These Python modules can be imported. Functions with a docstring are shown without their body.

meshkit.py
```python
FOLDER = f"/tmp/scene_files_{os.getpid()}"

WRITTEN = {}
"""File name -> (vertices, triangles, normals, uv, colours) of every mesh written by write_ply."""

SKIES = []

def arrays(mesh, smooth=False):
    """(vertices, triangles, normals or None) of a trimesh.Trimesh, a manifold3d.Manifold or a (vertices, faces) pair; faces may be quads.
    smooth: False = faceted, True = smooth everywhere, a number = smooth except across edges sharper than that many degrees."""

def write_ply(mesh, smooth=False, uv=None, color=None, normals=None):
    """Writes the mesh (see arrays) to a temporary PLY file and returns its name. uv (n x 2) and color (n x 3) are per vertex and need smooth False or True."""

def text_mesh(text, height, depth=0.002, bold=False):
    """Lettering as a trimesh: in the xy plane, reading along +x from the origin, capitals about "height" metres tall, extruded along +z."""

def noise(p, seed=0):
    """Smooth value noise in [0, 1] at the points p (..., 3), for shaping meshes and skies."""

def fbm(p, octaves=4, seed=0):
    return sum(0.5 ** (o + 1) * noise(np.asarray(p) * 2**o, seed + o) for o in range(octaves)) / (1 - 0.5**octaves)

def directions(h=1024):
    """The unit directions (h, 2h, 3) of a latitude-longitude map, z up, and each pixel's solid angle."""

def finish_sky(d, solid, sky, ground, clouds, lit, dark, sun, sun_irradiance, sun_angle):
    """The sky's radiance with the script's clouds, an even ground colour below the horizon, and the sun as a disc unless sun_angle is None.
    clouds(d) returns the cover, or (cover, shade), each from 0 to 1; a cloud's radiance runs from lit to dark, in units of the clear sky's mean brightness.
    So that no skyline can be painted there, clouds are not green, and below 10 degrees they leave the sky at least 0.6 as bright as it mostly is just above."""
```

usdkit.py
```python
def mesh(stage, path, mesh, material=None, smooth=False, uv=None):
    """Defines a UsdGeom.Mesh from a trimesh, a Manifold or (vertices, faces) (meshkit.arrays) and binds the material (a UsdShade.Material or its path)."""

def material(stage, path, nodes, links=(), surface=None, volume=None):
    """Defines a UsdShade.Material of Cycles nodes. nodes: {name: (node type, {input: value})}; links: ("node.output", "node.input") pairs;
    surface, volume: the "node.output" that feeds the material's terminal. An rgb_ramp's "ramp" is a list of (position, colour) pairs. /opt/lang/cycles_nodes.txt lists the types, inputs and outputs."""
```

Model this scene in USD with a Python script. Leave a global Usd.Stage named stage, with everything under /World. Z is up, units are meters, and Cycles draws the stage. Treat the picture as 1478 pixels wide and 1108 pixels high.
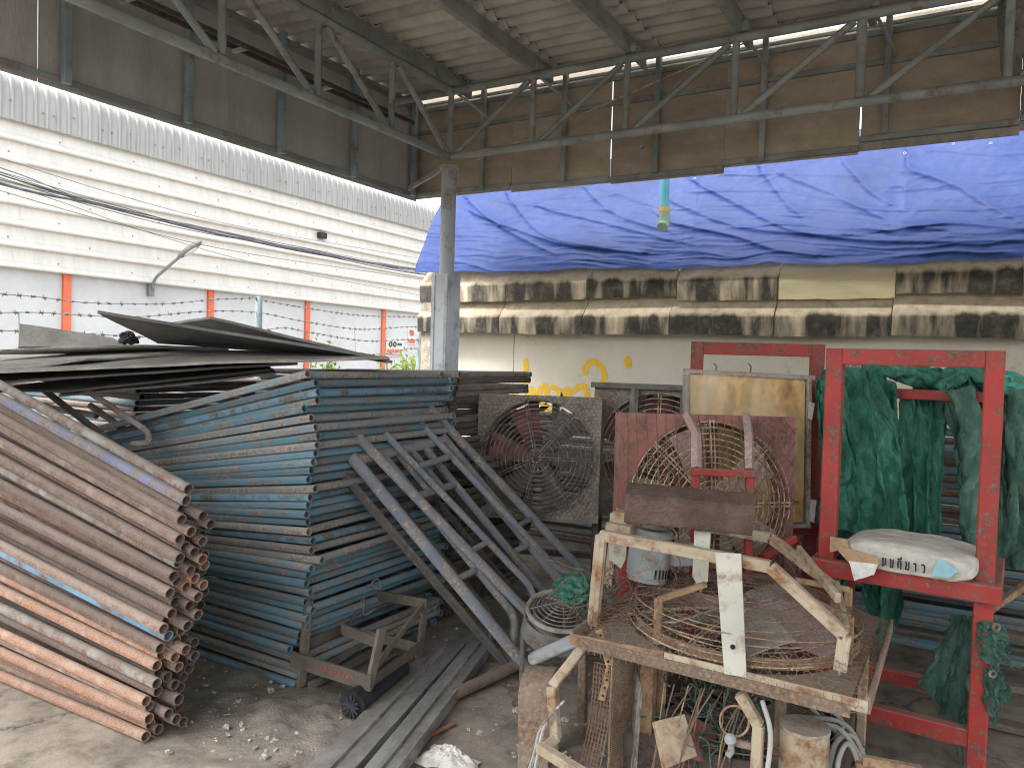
import math, random
import numpy as np, trimesh, shapely, usdkit, meshkit
from shapely.geometry import Polygon, LineString, Point, box as sbox
from pxr import Usd, UsdGeom, UsdLux, UsdShade, Gf, Sdf

stage = Usd.Stage.CreateInMemory()
UsdGeom.SetStageUpAxis(stage, UsdGeom.Tokens.z)
UsdGeom.SetStageMetersPerUnit(stage, 1.0)
UsdGeom.Xform.Define(stage, '/World')
stage.SetDefaultPrim(stage.GetPrimAtPath('/World'))
UsdGeom.Scope.Define(stage, '/World/Looks')
rng = np.random.default_rng(7)
random.seed(7)

# ------------------------------------------------------------------ camera, sky, sun, exposure
EYE = 1.6
FPX, CX, CY = 1108.0, 739.0, 554.0            # the photograph: 1478 x 1108 px, focal length in px
HEAD, PITCH, ROLL = map(math.radians, (30.4, 1.7, 1.69))
fw = np.array([-math.sin(HEAD) * math.cos(PITCH), math.cos(HEAD) * math.cos(PITCH), -math.sin(PITCH)])
r0 = np.array([math.cos(HEAD), math.sin(HEAD), 0.0]); u0 = np.cross(r0, fw)
rt = r0 * math.cos(ROLL) + u0 * math.sin(ROLL); up = u0 * math.cos(ROLL) - r0 * math.sin(ROLL)
EYEP = np.array([0, 0, EYE])
cam = UsdGeom.Camera.Define(stage, '/World/camera')
cam.CreateHorizontalApertureAttr(36.0); cam.CreateVerticalApertureAttr(36.0 * 767 / 1024)
cam.CreateFocalLengthAttr(36.0 * FPX / 1478.0)
cam.CreateClippingRangeAttr(Gf.Vec2f(0.05, 2000))
cam.AddTransformOp().Set(Gf.Matrix4d(*rt, 0, *up, 0, *(-fw), 0, *EYEP, 1))
cam.CreateExposureAttr(1.92)

SUN = np.array([-0.22, -0.48, 0.85]); SUN /= np.linalg.norm(SUN)
SKY_STRENGTH, SUN_INTENSITY, SUN_ANGLE = 0.13, 0.34, 25.0
usdkit.material(stage, '/World/Looks/sky_look', {
    'tc': ('texture_coordinate', {}),
    'sky': ('sky_texture', {'sky_type': 'single_scattering', 'sun_disc': False, 'sun_elevation': math.asin(SUN[2]), 'sun_rotation': math.atan2(SUN[0], SUN[1]), 'aerosol_density': 4.0}),
    'hsv': ('hsv', {'saturation': 0.16, 'value': 1.0, 'fac': 1.0}),
    'bg': ('background_shader', {'strength': SKY_STRENGTH})},
    [('sky.color', 'hsv.color'), ('hsv.color', 'bg.color')], surface='bg.background')
dome = UsdLux.DomeLight.Define(stage, '/World/sky')
UsdShade.MaterialBindingAPI.Apply(dome.GetPrim()).Bind(UsdShade.Material.Get(stage, '/World/Looks/sky_look'))
dome.GetPrim().SetCustomDataByKey('kind', 'structure')
sun = UsdLux.DistantLight.Define(stage, '/World/sun')
sun.CreateIntensityAttr(SUN_INTENSITY); sun.CreateAngleAttr(SUN_ANGLE); sun.CreateNormalizeAttr(True)
sun.CreateColorAttr(Gf.Vec3f(1.0, 0.96, 0.9))
zx = np.cross([0, 0, 1.0], SUN); zx /= np.linalg.norm(zx); zy = np.cross(SUN, zx)
sun.AddTransformOp().Set(Gf.Matrix4d(*zx, 0, *zy, 0, *SUN, 0, 0, 0, 20, 1))

# ------------------------------------------------------------------ survey: a photograph pixel as a point on a real plane of the place
def ray(x, y): return fw + rt * (x - CX) / FPX - up * (y - CY) / FPX
def PX(x, y, v): d = ray(x, y); return EYEP + d * (v / d[0])
def PY(x, y, v): d = ray(x, y); return EYEP + d * (v / d[1])
def PZ(x, y, v): d = ray(x, y); return EYEP + d * ((v - EYE) / d[2])
def PD(x, y, v): return EYEP + ray(x, y) * v
A = np.array

# ------------------------------------------------------------------ shapes
def cat(ms): return trimesh.util.concatenate([m for m in ms if m is not None])
def tm(v, f): return trimesh.Trimesh(np.asarray(v, float), np.asarray(f, int), process=False)
def quads(q):
    q = np.asarray(q); return np.vstack([q[:, [0, 1, 2]], q[:, [0, 2, 3]]])
def unit(v): v = np.asarray(v, float); return v / (np.linalg.norm(v) + 1e-12)
def frame_of(d, hint=(0, 0, 1)):
    d = unit(d); h = A(hint, float)
    if abs(d @ unit(h)) > 0.97: h = A([1.0, 0, 0]) if abs(d[0]) < 0.9 else A([0, 1.0, 0])
    s = unit(np.cross(d, h)); return d, s, np.cross(s, d)
def prism(p0, p1, prof, hint=(0, 0, 1)):
    """a closed convex profile (side, up) carried from p0 to p1"""
    p0, p1 = A(p0, float), A(p1, float); d, s, u = frame_of(p1 - p0, hint)
    n = len(prof); ring = A([s * a + u * b for a, b in prof])
    v = np.vstack([p0 + ring, p1 + ring]); i = np.arange(n); j = (i + 1) % n
    f = [quads(np.stack([i, j, j + n, i + n], 1))]
    f.append(A([[0, k + 1, k] for k in range(1, n - 1)])); f.append(A([[n, n + k, n + k + 1] for k in range(1, n - 1)]))
    m = tm(v, np.vstack(f)); return m
def beam(p0, p1, w, h, hint=(0, 0, 1), c=0.004):
    a, b = w / 2, h / 2; c = min(c, a * .45, b * .45)
    return prism(p0, p1, [(-a + c, -b), (a - c, -b), (a, -b + c), (a, b - c), (a - c, b), (-a + c, b), (-a, b - c), (-a, -b + c)], hint)
def angle_iron(p0, p1, w, hint=(0, 0, 1), t=0.006):
    p0, p1 = A(p0, float), A(p1, float); d, s, u = frame_of(p1 - p0, hint)
    return cat([beam(p0 + u * 0, p1 + u * 0, w, t, hint, .001), beam(p0 + s * (w / 2 - t / 2) + u * (-w / 2), p1 + s * (w / 2 - t / 2) + u * (-w / 2), t, w - t, hint, .001)])
def pipe(p0, p1, r, t=0.004, n=12, deep=None):
    """hollow tube with open ends"""
    p0, p1 = A(p0, float), A(p1, float); d, s, u = frame_of(p1 - p0); L = np.linalg.norm(p1 - p0)
    a = np.arange(n) * 2 * np.pi / n; c = np.cos(a)[:, None] * s + np.sin(a)[:, None] * u
    deep = min(deep or .25, L * .49)
    rings = [p0 + d * deep + c * (r - t), p0 + c * (r - t), p0 + c * r, p1 + c * r, p1 + c * (r - t), p1 - d * deep + c * (r - t)]
    v = np.vstack(rings); i = np.arange(n); j = (i + 1) % n; f = []
    for k in range(5): f.append(quads(np.stack([k * n + i, k * n + j, (k + 1) * n + j, (k + 1) * n + i], 1)[:, ::-1]))
    f.append(A([[0, k, k + 1] for k in range(1, n - 1)])); f.append(A([[5 * n, 5 * n + k + 1, 5 * n + k] for k in range(1, n - 1)]))
    return tm(v, np.vstack(f))
def rod(p0, p1, r, n=8):
    a = np.arange(n) * 2 * np.pi / n; return prism(p0, p1, [(r * math.cos(x), r * math.sin(x)) for x in a])
def tube(pts, r, n=6, closed=False):
    p = np.asarray(pts, float); m = len(p)
    t = (np.roll(p, -1, 0) - np.roll(p, 1, 0)) if closed else np.gradient(p, axis=0)
    t /= np.linalg.norm(t, axis=1, keepdims=True) + 1e-12
    N = np.zeros_like(p); h = A([0, 0, 1.0]) if abs(t[0][2]) < .9 else A([1.0, 0, 0]); nn = unit(np.cross(t[0], h))
    for k in range(m):
        nn = unit(nn - t[k] * (nn @ t[k])); N[k] = nn
    B = np.cross(t, N); a = np.arange(n) * 2 * np.pi / n
    rr = np.broadcast_to(np.asarray(r, float), (m,))[:, None, None]
    v = (p[:, None] + rr * (np.cos(a)[None, :, None] * N[:, None] + np.sin(a)[None, :, None] * B[:, None])).reshape(-1, 3)
    k = np.arange(m if closed else m - 1); i, j = np.meshgrid(k, np.arange(n), indexing='ij'); i2 = (i + 1) % m; j2 = (j + 1) % n
    f = [quads(np.stack([i * n + j, i * n + j2, i2 * n + j2, i2 * n + j], -1).reshape(-1, 4))]
    if not closed:
        f.append(A([[0, q + 1, q] for q in range(1, n - 1)])); b = (m - 1) * n; f.append(A([[b, b + q, b + q + 1] for q in range(1, n - 1)]))
    return tm(v, np.vstack(f))
def smooth_path(pts, n=24):
    """Catmull-Rom through the points"""
    p = np.asarray(pts, float); p = np.vstack([2 * p[0] - p[1], p, 2 * p[-1] - p[-2]]); out = []
    seg = len(p) - 3; per = max(2, n // seg)
    for k in range(seg):
        a, b, c, d = p[k:k + 4]
        for t in np.arange(per) / per:
            out.append(.5 * ((2 * b) + (c - a) * t + (2 * a - 5 * b + 4 * c - d) * t * t + (-a + 3 * b - 3 * c + d) * t ** 3))
    out.append(p[-2]); return A(out)
def rounded_path(pts, rad=.1, n=6):
    """corners of a polyline replaced by bends"""
    p = [A(x, float) for x in pts]; out = [p[0]]
    for a, b, c in zip(p, p[1:], p[2:]):
        u, w = unit(a - b), unit(c - b); q = min(rad, np.linalg.norm(a - b) * .45, np.linalg.norm(c - b) * .45)
        s, e = b + u * q, b + w * q
        for t in np.linspace(0, 1, n): out.append((1 - t) ** 2 * s + 2 * t * (1 - t) * b + t * t * e)
    out.append(p[-1]); return A(out)
def ring(center, normal, R, r, n=40, k=5):
    _, s, u = frame_of(normal); a = np.arange(n) * 2 * np.pi / n
    return tube(A(center) + R * (np.cos(a)[:, None] * s + np.sin(a)[:, None] * u), r, k, True)
def grid(P):
    """single sheet from an array of points (m, n, 3)"""
    m, n = P.shape[:2]; i, j = np.meshgrid(np.arange(m - 1), np.arange(n - 1), indexing='ij')
    return tm(P.reshape(-1, 3), quads(np.stack([i * n + j, i * n + j + 1, (i + 1) * n + j + 1, (i + 1) * n + j], -1).reshape(-1, 4)))
def slab(P, t):
    """closed sheet of thickness t from points (m, n, 3)"""
    m, n = P.shape[:2]; du = np.gradient(P, axis=0); dv = np.gradient(P, axis=1); N = np.cross(du, dv); N /= np.linalg.norm(N, axis=-1, keepdims=True) + 1e-12
    Q = P - N * t; a = grid(P); b = grid(Q); b.faces = b.faces[:, ::-1]; K = m * n
    idx = np.arange(K).reshape(m, n); loop = np.concatenate([idx[0, :-1], idx[:-1, -1], idx[-1, :0:-1], idx[:0:-1, 0]]); l2 = np.roll(loop, -1)
    side = quads(np.stack([loop, loop + K, l2 + K, l2], 1))
    return tm(np.vstack([a.vertices, b.vertices]), np.vstack([a.faces, b.faces + K, side]))
def bilinear(c, m, n):
    a, b, d, e = [A(x, float) for x in c]; s = np.linspace(0, 1, m)[:, None, None]; t = np.linspace(0, 1, n)[None, :, None]
    return (1 - s) * ((1 - t) * a + t * b) + s * ((1 - t) * e + t * d)
def warped(c, m, n, amp, seed, scale=2.5):
    P = bilinear(c, m, n); N = unit(np.cross(A(c[1]) - A(c[0]), A(c[3]) - A(c[0])))
    return P + N * ((meshkit.fbm(P * scale + seed * 7.3, 3, seed) - .5) * amp)[..., None]
def extrude(poly, h): return cat([trimesh.creation.extrude_polygon(g, h, engine='earcut') for g in getattr(poly, 'geoms', [poly])])
def placed(m, M): m = m.copy(); m.apply_transform(M); return m
def mat4(o, x, y, z):
    M = np.eye(4); M[:3, 0], M[:3, 1], M[:3, 2], M[:3, 3] = x, y, z, o; return M
def hexwire(w, h, s, r, keep, seed=0, jit=.15):
    """hexagon netting in the xy plane, 3-sided wires"""
    R = np.random.default_rng(seed); pts = {}; edges = set(); q3 = math.sqrt(3)
    def pid(x, y):
        k = (round(x / s * 4), round(y / s * 4))
        if k not in pts: pts[k] = (len(pts), x + R.normal() * jit * s, y + R.normal() * jit * s, R.normal() * .12 * s)
        return pts[k][0]
    ny = int(h / (1.5 * s)) + 2; nx = int(w / (q3 * s)) + 2
    for j in range(ny):
        for i in range(nx):
            cx = -w / 2 + i * q3 * s + (j % 2) * q3 * s / 2; cy = -h / 2 + j * 1.5 * s
            v = [(cx + s * math.sin(a), cy + s * math.cos(a)) for a in np.arange(6) * math.pi / 3]
            for a, b in zip(v, v[1:] + v[:1]):
                mx, my = (a[0] + b[0]) / 2, (a[1] + b[1]) / 2
                if abs(mx) < w / 2 and abs(my) < h / 2 and keep(mx, my):
                    ia, ib = pid(*a), pid(*b); edges.add((min(ia, ib), max(ia, ib)))
    P = A([p[1:] for p in sorted(pts.values())]); E_ = A(sorted(edges)); a, b = P[E_[:, 0]], P[E_[:, 1]]
    d = b - a; d /= np.linalg.norm(d, axis=1, keepdims=True); s1 = np.stack([-d[:, 1], d[:, 0], 0 * d[:, 0]], 1); z = A([0, 0, 1.0])
    offs = [s1 * r, s1 * (-.5 * r) + z * .87 * r, s1 * (-.5 * r) - z * .87 * r]
    V = np.stack([a + o for o in offs] + [b + o for o in offs], 1).reshape(-1, 3); base = np.arange(len(a))[:, None] * 6
    F = np.concatenate([base + A([[i, (i + 1) % 3, 3 + (i + 1) % 3]]) for i in range(3)] + [base + A([[i, 3 + (i + 1) % 3, 3 + i]]) for i in range(3)])
    return tm(V, F)

# ------------------------------------------------------------------ things and parts
USED = {}
def numbered(parent, name):
    k = USED.get((parent, name), 0); USED[(parent, name)] = k + 1
    return name if k == 0 else f'{name}_{k:03d}'
BASE = {}
def tag(prim, label=None, category=None, group=None, kind=None):
    for k, v in (('label', label), ('category', category), ('group', group), ('kind', kind)):
        if v: prim.SetCustomDataByKey(k, v)
    return prim
def thing(name, label, category, base=(0, 0, 0), group=None, M=None, kind=None):
    p = '/World/' + numbered('/World', name); x = UsdGeom.Xform.Define(stage, p)
    if M is None: M = mat4(base, [1, 0, 0], [0, 1, 0], [0, 0, 1])
    x.AddTransformOp().Set(Gf.Matrix4d(*[float(v) for v in M.T.ravel()])); BASE[p] = np.linalg.inv(M)
    tag(x.GetPrim(), label, category, group, kind); return p
def top_of(p): return '/'.join(p.split('/')[:3])
def part(parent, name, mesh, look, smooth=False, local=False, label=None, kind=None):
    p = parent + '/' + numbered(parent, name); m = mesh.copy()
    if not local and top_of(parent) in BASE: m.apply_transform(BASE[top_of(parent)])
    g = usdkit.mesh(stage, p, m, look, smooth=smooth); tag(g.GetPrim(), label, None, None, kind); return p
def solo(name, label, category, mesh, look, smooth=False, group=None, kind=None):
    p = '/World/' + numbered('/World', name); g = usdkit.mesh(stage, p, mesh, look, smooth=smooth); tag(g.GetPrim(), label, category, group, kind); return p
def copy_of(proto, M, label):
    src = stage.GetPrimAtPath(proto); name = proto.split('/')[-1]
    while name[-4:-3] == '_' and name[-3:].isdigit(): name = name[:-4]
    p = '/World/' + numbered('/World', name); x = UsdGeom.Xform.Define(stage, p); pr = x.GetPrim()
    pr.GetReferences().AddInternalReference(proto); pr.SetInstanceable(True)
    x.ClearXformOpOrder(); x.AddTransformOp().Set(Gf.Matrix4d(*[float(v) for v in M.T.ravel()]))
    d = dict(src.GetCustomData()); d['label'] = label
    for k, v in d.items(): pr.SetCustomDataByKey(k, v)
    return p
ONES = 'first second third fourth fifth sixth seventh eighth ninth tenth eleventh twelfth thirteenth fourteenth fifteenth sixteenth seventeenth eighteenth nineteenth'.split()
def nth(k):
    if k < 20: return ONES[k - 1]
    t, o = divmod(k, 10); w = {2: 'twent', 3: 'thirt', 4: 'fort'}[t]
    return w + 'ieth' if o == 0 else w + 'y-' + ONES[o - 1]

# ------------------------------------------------------------------ materials
def worn(name, paint, rust=(.16, .075, .035), amount=.4, scale=9.0, dust=(.23, .2, .16), dusty=.3, rough=.6, vary=.25, bump=.15, fine=60.0, stretch=(1, 1, 1), soft=.12, paint2=None, spec=.35, metallic=0.0, sat=.8):
    """paint (two tones) worn through to rust or dirt, with dust lying on what faces up"""
    t = 1 - amount; p2 = paint2 or tuple(c * .72 for c in paint)
    return usdkit.material(stage, '/World/Looks/' + name, {
        'g': ('geometry', {}), 'oi': ('object_info', {}), 'map': ('mapping', {'scale': stretch}),
        'off': ('vector_math', {'math_type': 'add'}), 'ofs': ('vector_math', {'math_type': 'scale', 'vector1': (13.1, 7.7, 5.3)}),
        'n1': ('noise_texture', {'scale': scale, 'detail': 4.0, 'roughness': .68}),
        'n2': ('noise_texture', {'scale': scale * .35, 'detail': 1.0}),
        'n3': ('noise_texture', {'scale': fine, 'detail': 2.0, 'roughness': .7}),
        'r1': ('map_range', {'from_min': .30 + t * .4 - soft, 'from_max': .30 + t * .4 + soft * .4, 'clamp': True}),
        'pm': ('mix', {'color1': paint, 'color2': p2}), 'pr': ('map_range', {'from_min': .38, 'from_max': .62, 'clamp': True}),
        'rr': ('rgb_ramp', {'ramp': [(.25, tuple(c * .45 for c in rust)), (.5, rust), (.72, tuple(min(1, c * 1.7) for c in rust))]}),
        'm1': ('mix', {}), 'sx': ('separate_xyz', {}),
        'dz': ('map_range', {'from_min': .15, 'from_max': .95, 'to_min': 0.0, 'to_max': dusty * 1.6, 'clamp': True}),
        'dm': ('math', {'math_type': 'multiply'}), 'dn': ('map_range', {'from_min': .3, 'from_max': .7, 'to_min': .35, 'to_max': 1.0, 'clamp': True}),
        'm2': ('mix', {'color2': dust}),
        'vv': ('map_range', {'to_min': 1 - vary, 'to_max': 1 + vary}), 'hs': ('hsv', {'fac': 1.0, 'saturation': sat, 'hue': .5}),
        'rg': ('map_range', {'to_min': rough - .12, 'to_max': min(.98, rough + .25)}),
        'b': ('bump', {'strength': bump, 'distance': .01}),
        'p': ('principled_bsdf', {'specular_ior_level': spec, 'metallic': metallic})},
        [('g.position', 'map.vector'), ('oi.random', 'ofs.scale'), ('map.vector', 'off.vector1'), ('ofs.vector', 'off.vector2'),
         ('off.vector', 'n1.vector'), ('off.vector', 'n2.vector'), ('off.vector', 'n3.vector'),
         ('n1.fac', 'r1.value'), ('n2.fac', 'pr.value'), ('pr.result', 'pm.fac'), ('n3.fac', 'rr.fac'),
         ('r1.result', 'm1.fac'), ('pm.color', 'm1.color1'), ('rr.color', 'm1.color2'),
         ('g.normal', 'sx.vector'), ('sx.z', 'dz.value'), ('n1.fac', 'dn.value'), ('dz.result', 'dm.value1'), ('dn.result', 'dm.value2'),
         ('dm.value', 'm2.fac'), ('m1.color', 'm2.color1'), ('oi.random', 'vv.value'), ('vv.result', 'hs.value'), ('m2.color', 'hs.color'), ('hs.color', 'p.base_color'),
         ('n1.fac', 'rg.value'), ('rg.result', 'p.roughness'), ('n3.fac', 'b.height'), ('b.normal', 'p.normal')], surface='p.BSDF')

def mottled(name, stops, scale=4.0, detail=4.0, rough=.85, bump=.2, fine=40.0, stretch=(1, 1, 1), vary=.12, spec=.3, dist=.01, translucent=0.0):
    """a dull surface of a few tones, as the stone, board, cloth or earth itself has them"""
    nodes = {
        'g': ('geometry', {}), 'oi': ('object_info', {}), 'map': ('mapping', {'scale': stretch}),
        'ofs': ('vector_math', {'math_type': 'scale', 'vector1': (9.1, 3.7, 6.3)}), 'off': ('vector_math', {'math_type': 'add'}),
        'n1': ('noise_texture', {'scale': scale, 'detail': detail, 'roughness': .65}), 'n3': ('noise_texture', {'scale': fine, 'detail': 2.0, 'roughness': .7}),
        'f': ('mix_float', {'fac': .25}), 'r': ('rgb_ramp', {'ramp': stops}),
        'vv': ('map_range', {'to_min': 1 - vary, 'to_max': 1 + vary}), 'hs': ('hsv', {'fac': 1.0, 'saturation': 1.0, 'hue': .5}),
        'b': ('bump', {'strength': bump, 'distance': dist}), 'p': ('principled_bsdf', {'roughness': rough, 'specular_ior_level': spec})}
    links = [('g.position', 'map.vector'), ('oi.random', 'ofs.scale'), ('map.vector', 'off.vector1'), ('ofs.vector', 'off.vector2'), ('off.vector', 'n1.vector'), ('off.vector', 'n3.vector'),
             ('n1.fac', 'f.a'), ('n3.fac', 'f.b'), ('f.result', 'r.fac'), ('oi.random', 'vv.value'), ('vv.result', 'hs.value'), ('r.color', 'hs.color'), ('hs.color', 'p.base_color'),
             ('n3.fac', 'b.height'), ('b.normal', 'p.normal')]
    out = 'p.BSDF'
    if translucent:
        nodes['t'] = ('translucent_bsdf', {}); nodes['mc'] = ('mix_closure', {'fac': translucent}); links += [('hs.color', 't.color'), ('p.BSDF', 'mc.closure1'), ('t.BSDF', 'mc.closure2')]; out = 'mc.closure'
    return usdkit.material(stage, '/World/Looks/' + name, nodes, links, surface=out)

L = {}
L['truss'] = worn('grey_truss_paint', (.24, .275, .272), rust=(.16, .12, .09), amount=.13, scale=7, dusty=.18, rough=.55, vary=.1)
L['pillar'] = worn('pillar_paint', (.36, .40, .41), rust=(.2, .16, .12), amount=.16, scale=5, dusty=.1, rough=.6, vary=0)
L['pillar_box'] = worn('pillar_box_paint', (.47, .52, .55), rust=(.22, .2, .18), amount=.12, scale=4, dusty=.05, rough=.6, vary=0)
L['clad_back'] = mottled('cement_board_brown', [(.3, (.225, .188, .145)), (.5, (.315, .268, .212)), (.68, (.40, .35, .285))], scale=2.2, fine=55, stretch=(1, 1, 2.2), rough=.9, vary=.1)
L['clad_side'] = mottled('cement_board_grey', [(.3, (.29, .285, .275)), (.5, (.385, .38, .365)), (.7, (.46, .455, .435))], scale=1.6, fine=40, stretch=(2, 2, .5), rough=.9, vary=.1)
L['roof'] = mottled('fibre_cement_roof', [(.3, (.28, .27, .242)), (.5, (.40, .388, .352)), (.7, (.50, .488, .448))], scale=3.0, fine=70, rough=.95, vary=.12, bump=.35)
L['tarp'] = mottled('blue_tarpaulin', [(.3, (.015, .036, .135)), (.55, (.023, .050, .185)), (.75, (.050, .078, .215))], scale=1.3, fine=14, rough=.55, bump=.10, vary=0, spec=.22, dist=.02)
L['cream_wall'] = mottled('cream_plaster', [(.28, (.36, .32, .25)), (.42, (.60, .56, .46)), (.7, (.69, .65, .545))], scale=1.2, fine=30, stretch=(1, 1, .7), rough=.9, vary=0, bump=.08)
L['spray'] = mottled('yellow_spray_paint', [(.3, (.72, .42, .03)), (.7, (.82, .52, .05))], scale=12, rough=.6, vary=0)
L['white_metal'] = mottled('white_siding', [(.26, (.56, .55, .52)), (.40, (.68, .675, .645)), (.6, (.76, .75, .715))], scale=1.5, fine=8, stretch=(1, 2.6, .3), rough=.45, bump=.02, vary=.03)
L['fascia'] = mottled('pale_grey_sheet', [(.3, (.29, .30, .295)), (.6, (.36, .37, .36))], scale=1.2, stretch=(1, 3, .5), rough=.5, bump=.02, vary=.05)
L['grey_wall'] = mottled('pale_grey_render', [(.3, (.46, .48, .49)), (.6, (.56, .58, .59))], scale=.8, fine=9, rough=.85, bump=.04, vary=0)
L['orange'] = mottled('orange_paint', [(.3, (.56, .125, .06)), (.7, (.66, .17, .09))], scale=3, rough=.6, vary=.03, bump=.03)
L['black'] = mottled('black_plastic', [(.3, (.012, .012, .014)), (.7, (.03, .03, .033))], scale=6, rough=.55, vary=0)
L['screw'] = mottled('grey_screw', [(.3, (.15, .15, .15)), (.7, (.22, .22, .22))], rough=.5, vary=0)
L['galv'] = worn('weathered_zinc', (.36, .39, .4), rust=(.2, .17, .14), amount=.2, scale=9, dusty=.1, rough=.5, vary=.05)
L['fence_post'] = worn('fence_post_paint', (.23, .33, .37), rust=(.2, .16, .12), amount=.2, scale=9, dusty=.05, vary=.05)
L['barb'] = worn('barbed_wire_steel', (.20, .19, .22), amount=.25, scale=40, dusty=0, vary=.1)
L['pvc'] = mottled('pale_blue_plastic', [(.3, (.10, .40, .52)), (.7, (.16, .50, .62))], scale=5, rough=.4, vary=0, bump=.03)
L['pvc_joint'] = mottled('green_plastic_joint', [(.3, (.20, .38, .30)), (.7, (.36, .50, .34))], scale=14, rough=.6, vary=0)
L['label_tape'] = mottled('ochre_tape', [(.3, (.55, .38, .12)), (.7, (.62, .48, .2))], scale=20, rough=.6, vary=0)
for nm, z0, z1 in (('eave_low', 1.93, 2.11), ('eave_high', 2.285, 2.49)):
    L[nm] = usdkit.material(stage, '/World/Looks/' + nm + '_fibre_cement', {
        'g': ('geometry', {}), 'oi': ('object_info', {}), 's': ('separate_xyz', {}), 'map': ('mapping', {'scale': (4.5, 2, .9)}), 'off': ('vector_math', {'math_type': 'add'}), 'ofs': ('vector_math', {'math_type': 'scale', 'vector1': (9.1, 3.7, 6.3)}),
        'n1': ('noise_texture', {'scale': 1.6, 'detail': 6.0, 'roughness': .7}), 'n2': ('noise_texture', {'scale': 9.0, 'detail': 6.0, 'roughness': .7}), 'n3': ('noise_texture', {'scale': 50.0, 'detail': 3.0}), 'n4': ('noise_texture', {'scale': 1.1, 'detail': 2.0}), 'a4': ('math', {'math_type': 'multiply_add', 'value2': 1.5, 'value3': -.75}), 'a5': ('math', {'math_type': 'add'}),
        'zr': ('map_range', {'from_min': z0 + (z1 - z0) * .9, 'from_max': z0 + (z1 - z0) * 1.25, 'to_min': .62, 'to_max': .0, 'clamp': True}),
        'a1': ('math', {'math_type': 'add'}), 'a2': ('math', {'math_type': 'multiply_add', 'value2': .35, 'value3': -.17}), 'a3': ('math', {'math_type': 'add'}), 'zl': ('map_range', {'from_min': .74, 'from_max': 1.16, 'clamp': True}),
        'base': ('rgb_ramp', {'ramp': [(.3, (.40, .32, .19)), (.5, (.57, .475, .315)), (.7, (.68, .59, .42))]}), 'dark': ('rgb_ramp', {'ramp': [(.3, (.028, .026, .022)), (.55, (.068, .062, .05)), (.75, (.17, .145, .11))]}),
        'm': ('mix', {}), 'vv': ('map_range', {'to_min': .72, 'to_max': 1.12}), 'hs': ('hsv', {'fac': 1.0, 'saturation': .9, 'hue': .5}), 'b': ('bump', {'strength': .3, 'distance': .01}), 'p': ('principled_bsdf', {'roughness': .92, 'specular_ior_level': .25})},
        [('g.position', 'map.vector'), ('g.position', 's.vector'), ('oi.random', 'ofs.scale'), ('map.vector', 'off.vector1'), ('ofs.vector', 'off.vector2'), ('off.vector', 'n1.vector'), ('g.position', 'n2.vector'), ('g.position', 'n3.vector'), ('s.z', 'zr.value'),
         ('zr.result', 'a1.value1'), ('n1.fac', 'a1.value2'), ('n2.fac', 'a2.value1'), ('a1.value', 'a3.value1'), ('a2.value', 'a3.value2'), ('off.vector', 'n4.vector'), ('n4.fac', 'a4.value1'), ('a3.value', 'a5.value1'), ('a4.value', 'a5.value2'), ('a5.value', 'zl.value'), ('zl.result', 'm.fac'),
         ('n2.fac', 'base.fac'), ('n2.fac', 'dark.fac'), ('base.color', 'm.color1'), ('dark.color', 'm.color2'), ('oi.random', 'vv.value'), ('vv.result', 'hs.value'), ('m.color', 'hs.color'), ('hs.color', 'p.base_color'), ('n3.fac', 'b.height'), ('b.normal', 'p.normal')], surface='p.BSDF')
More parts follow.
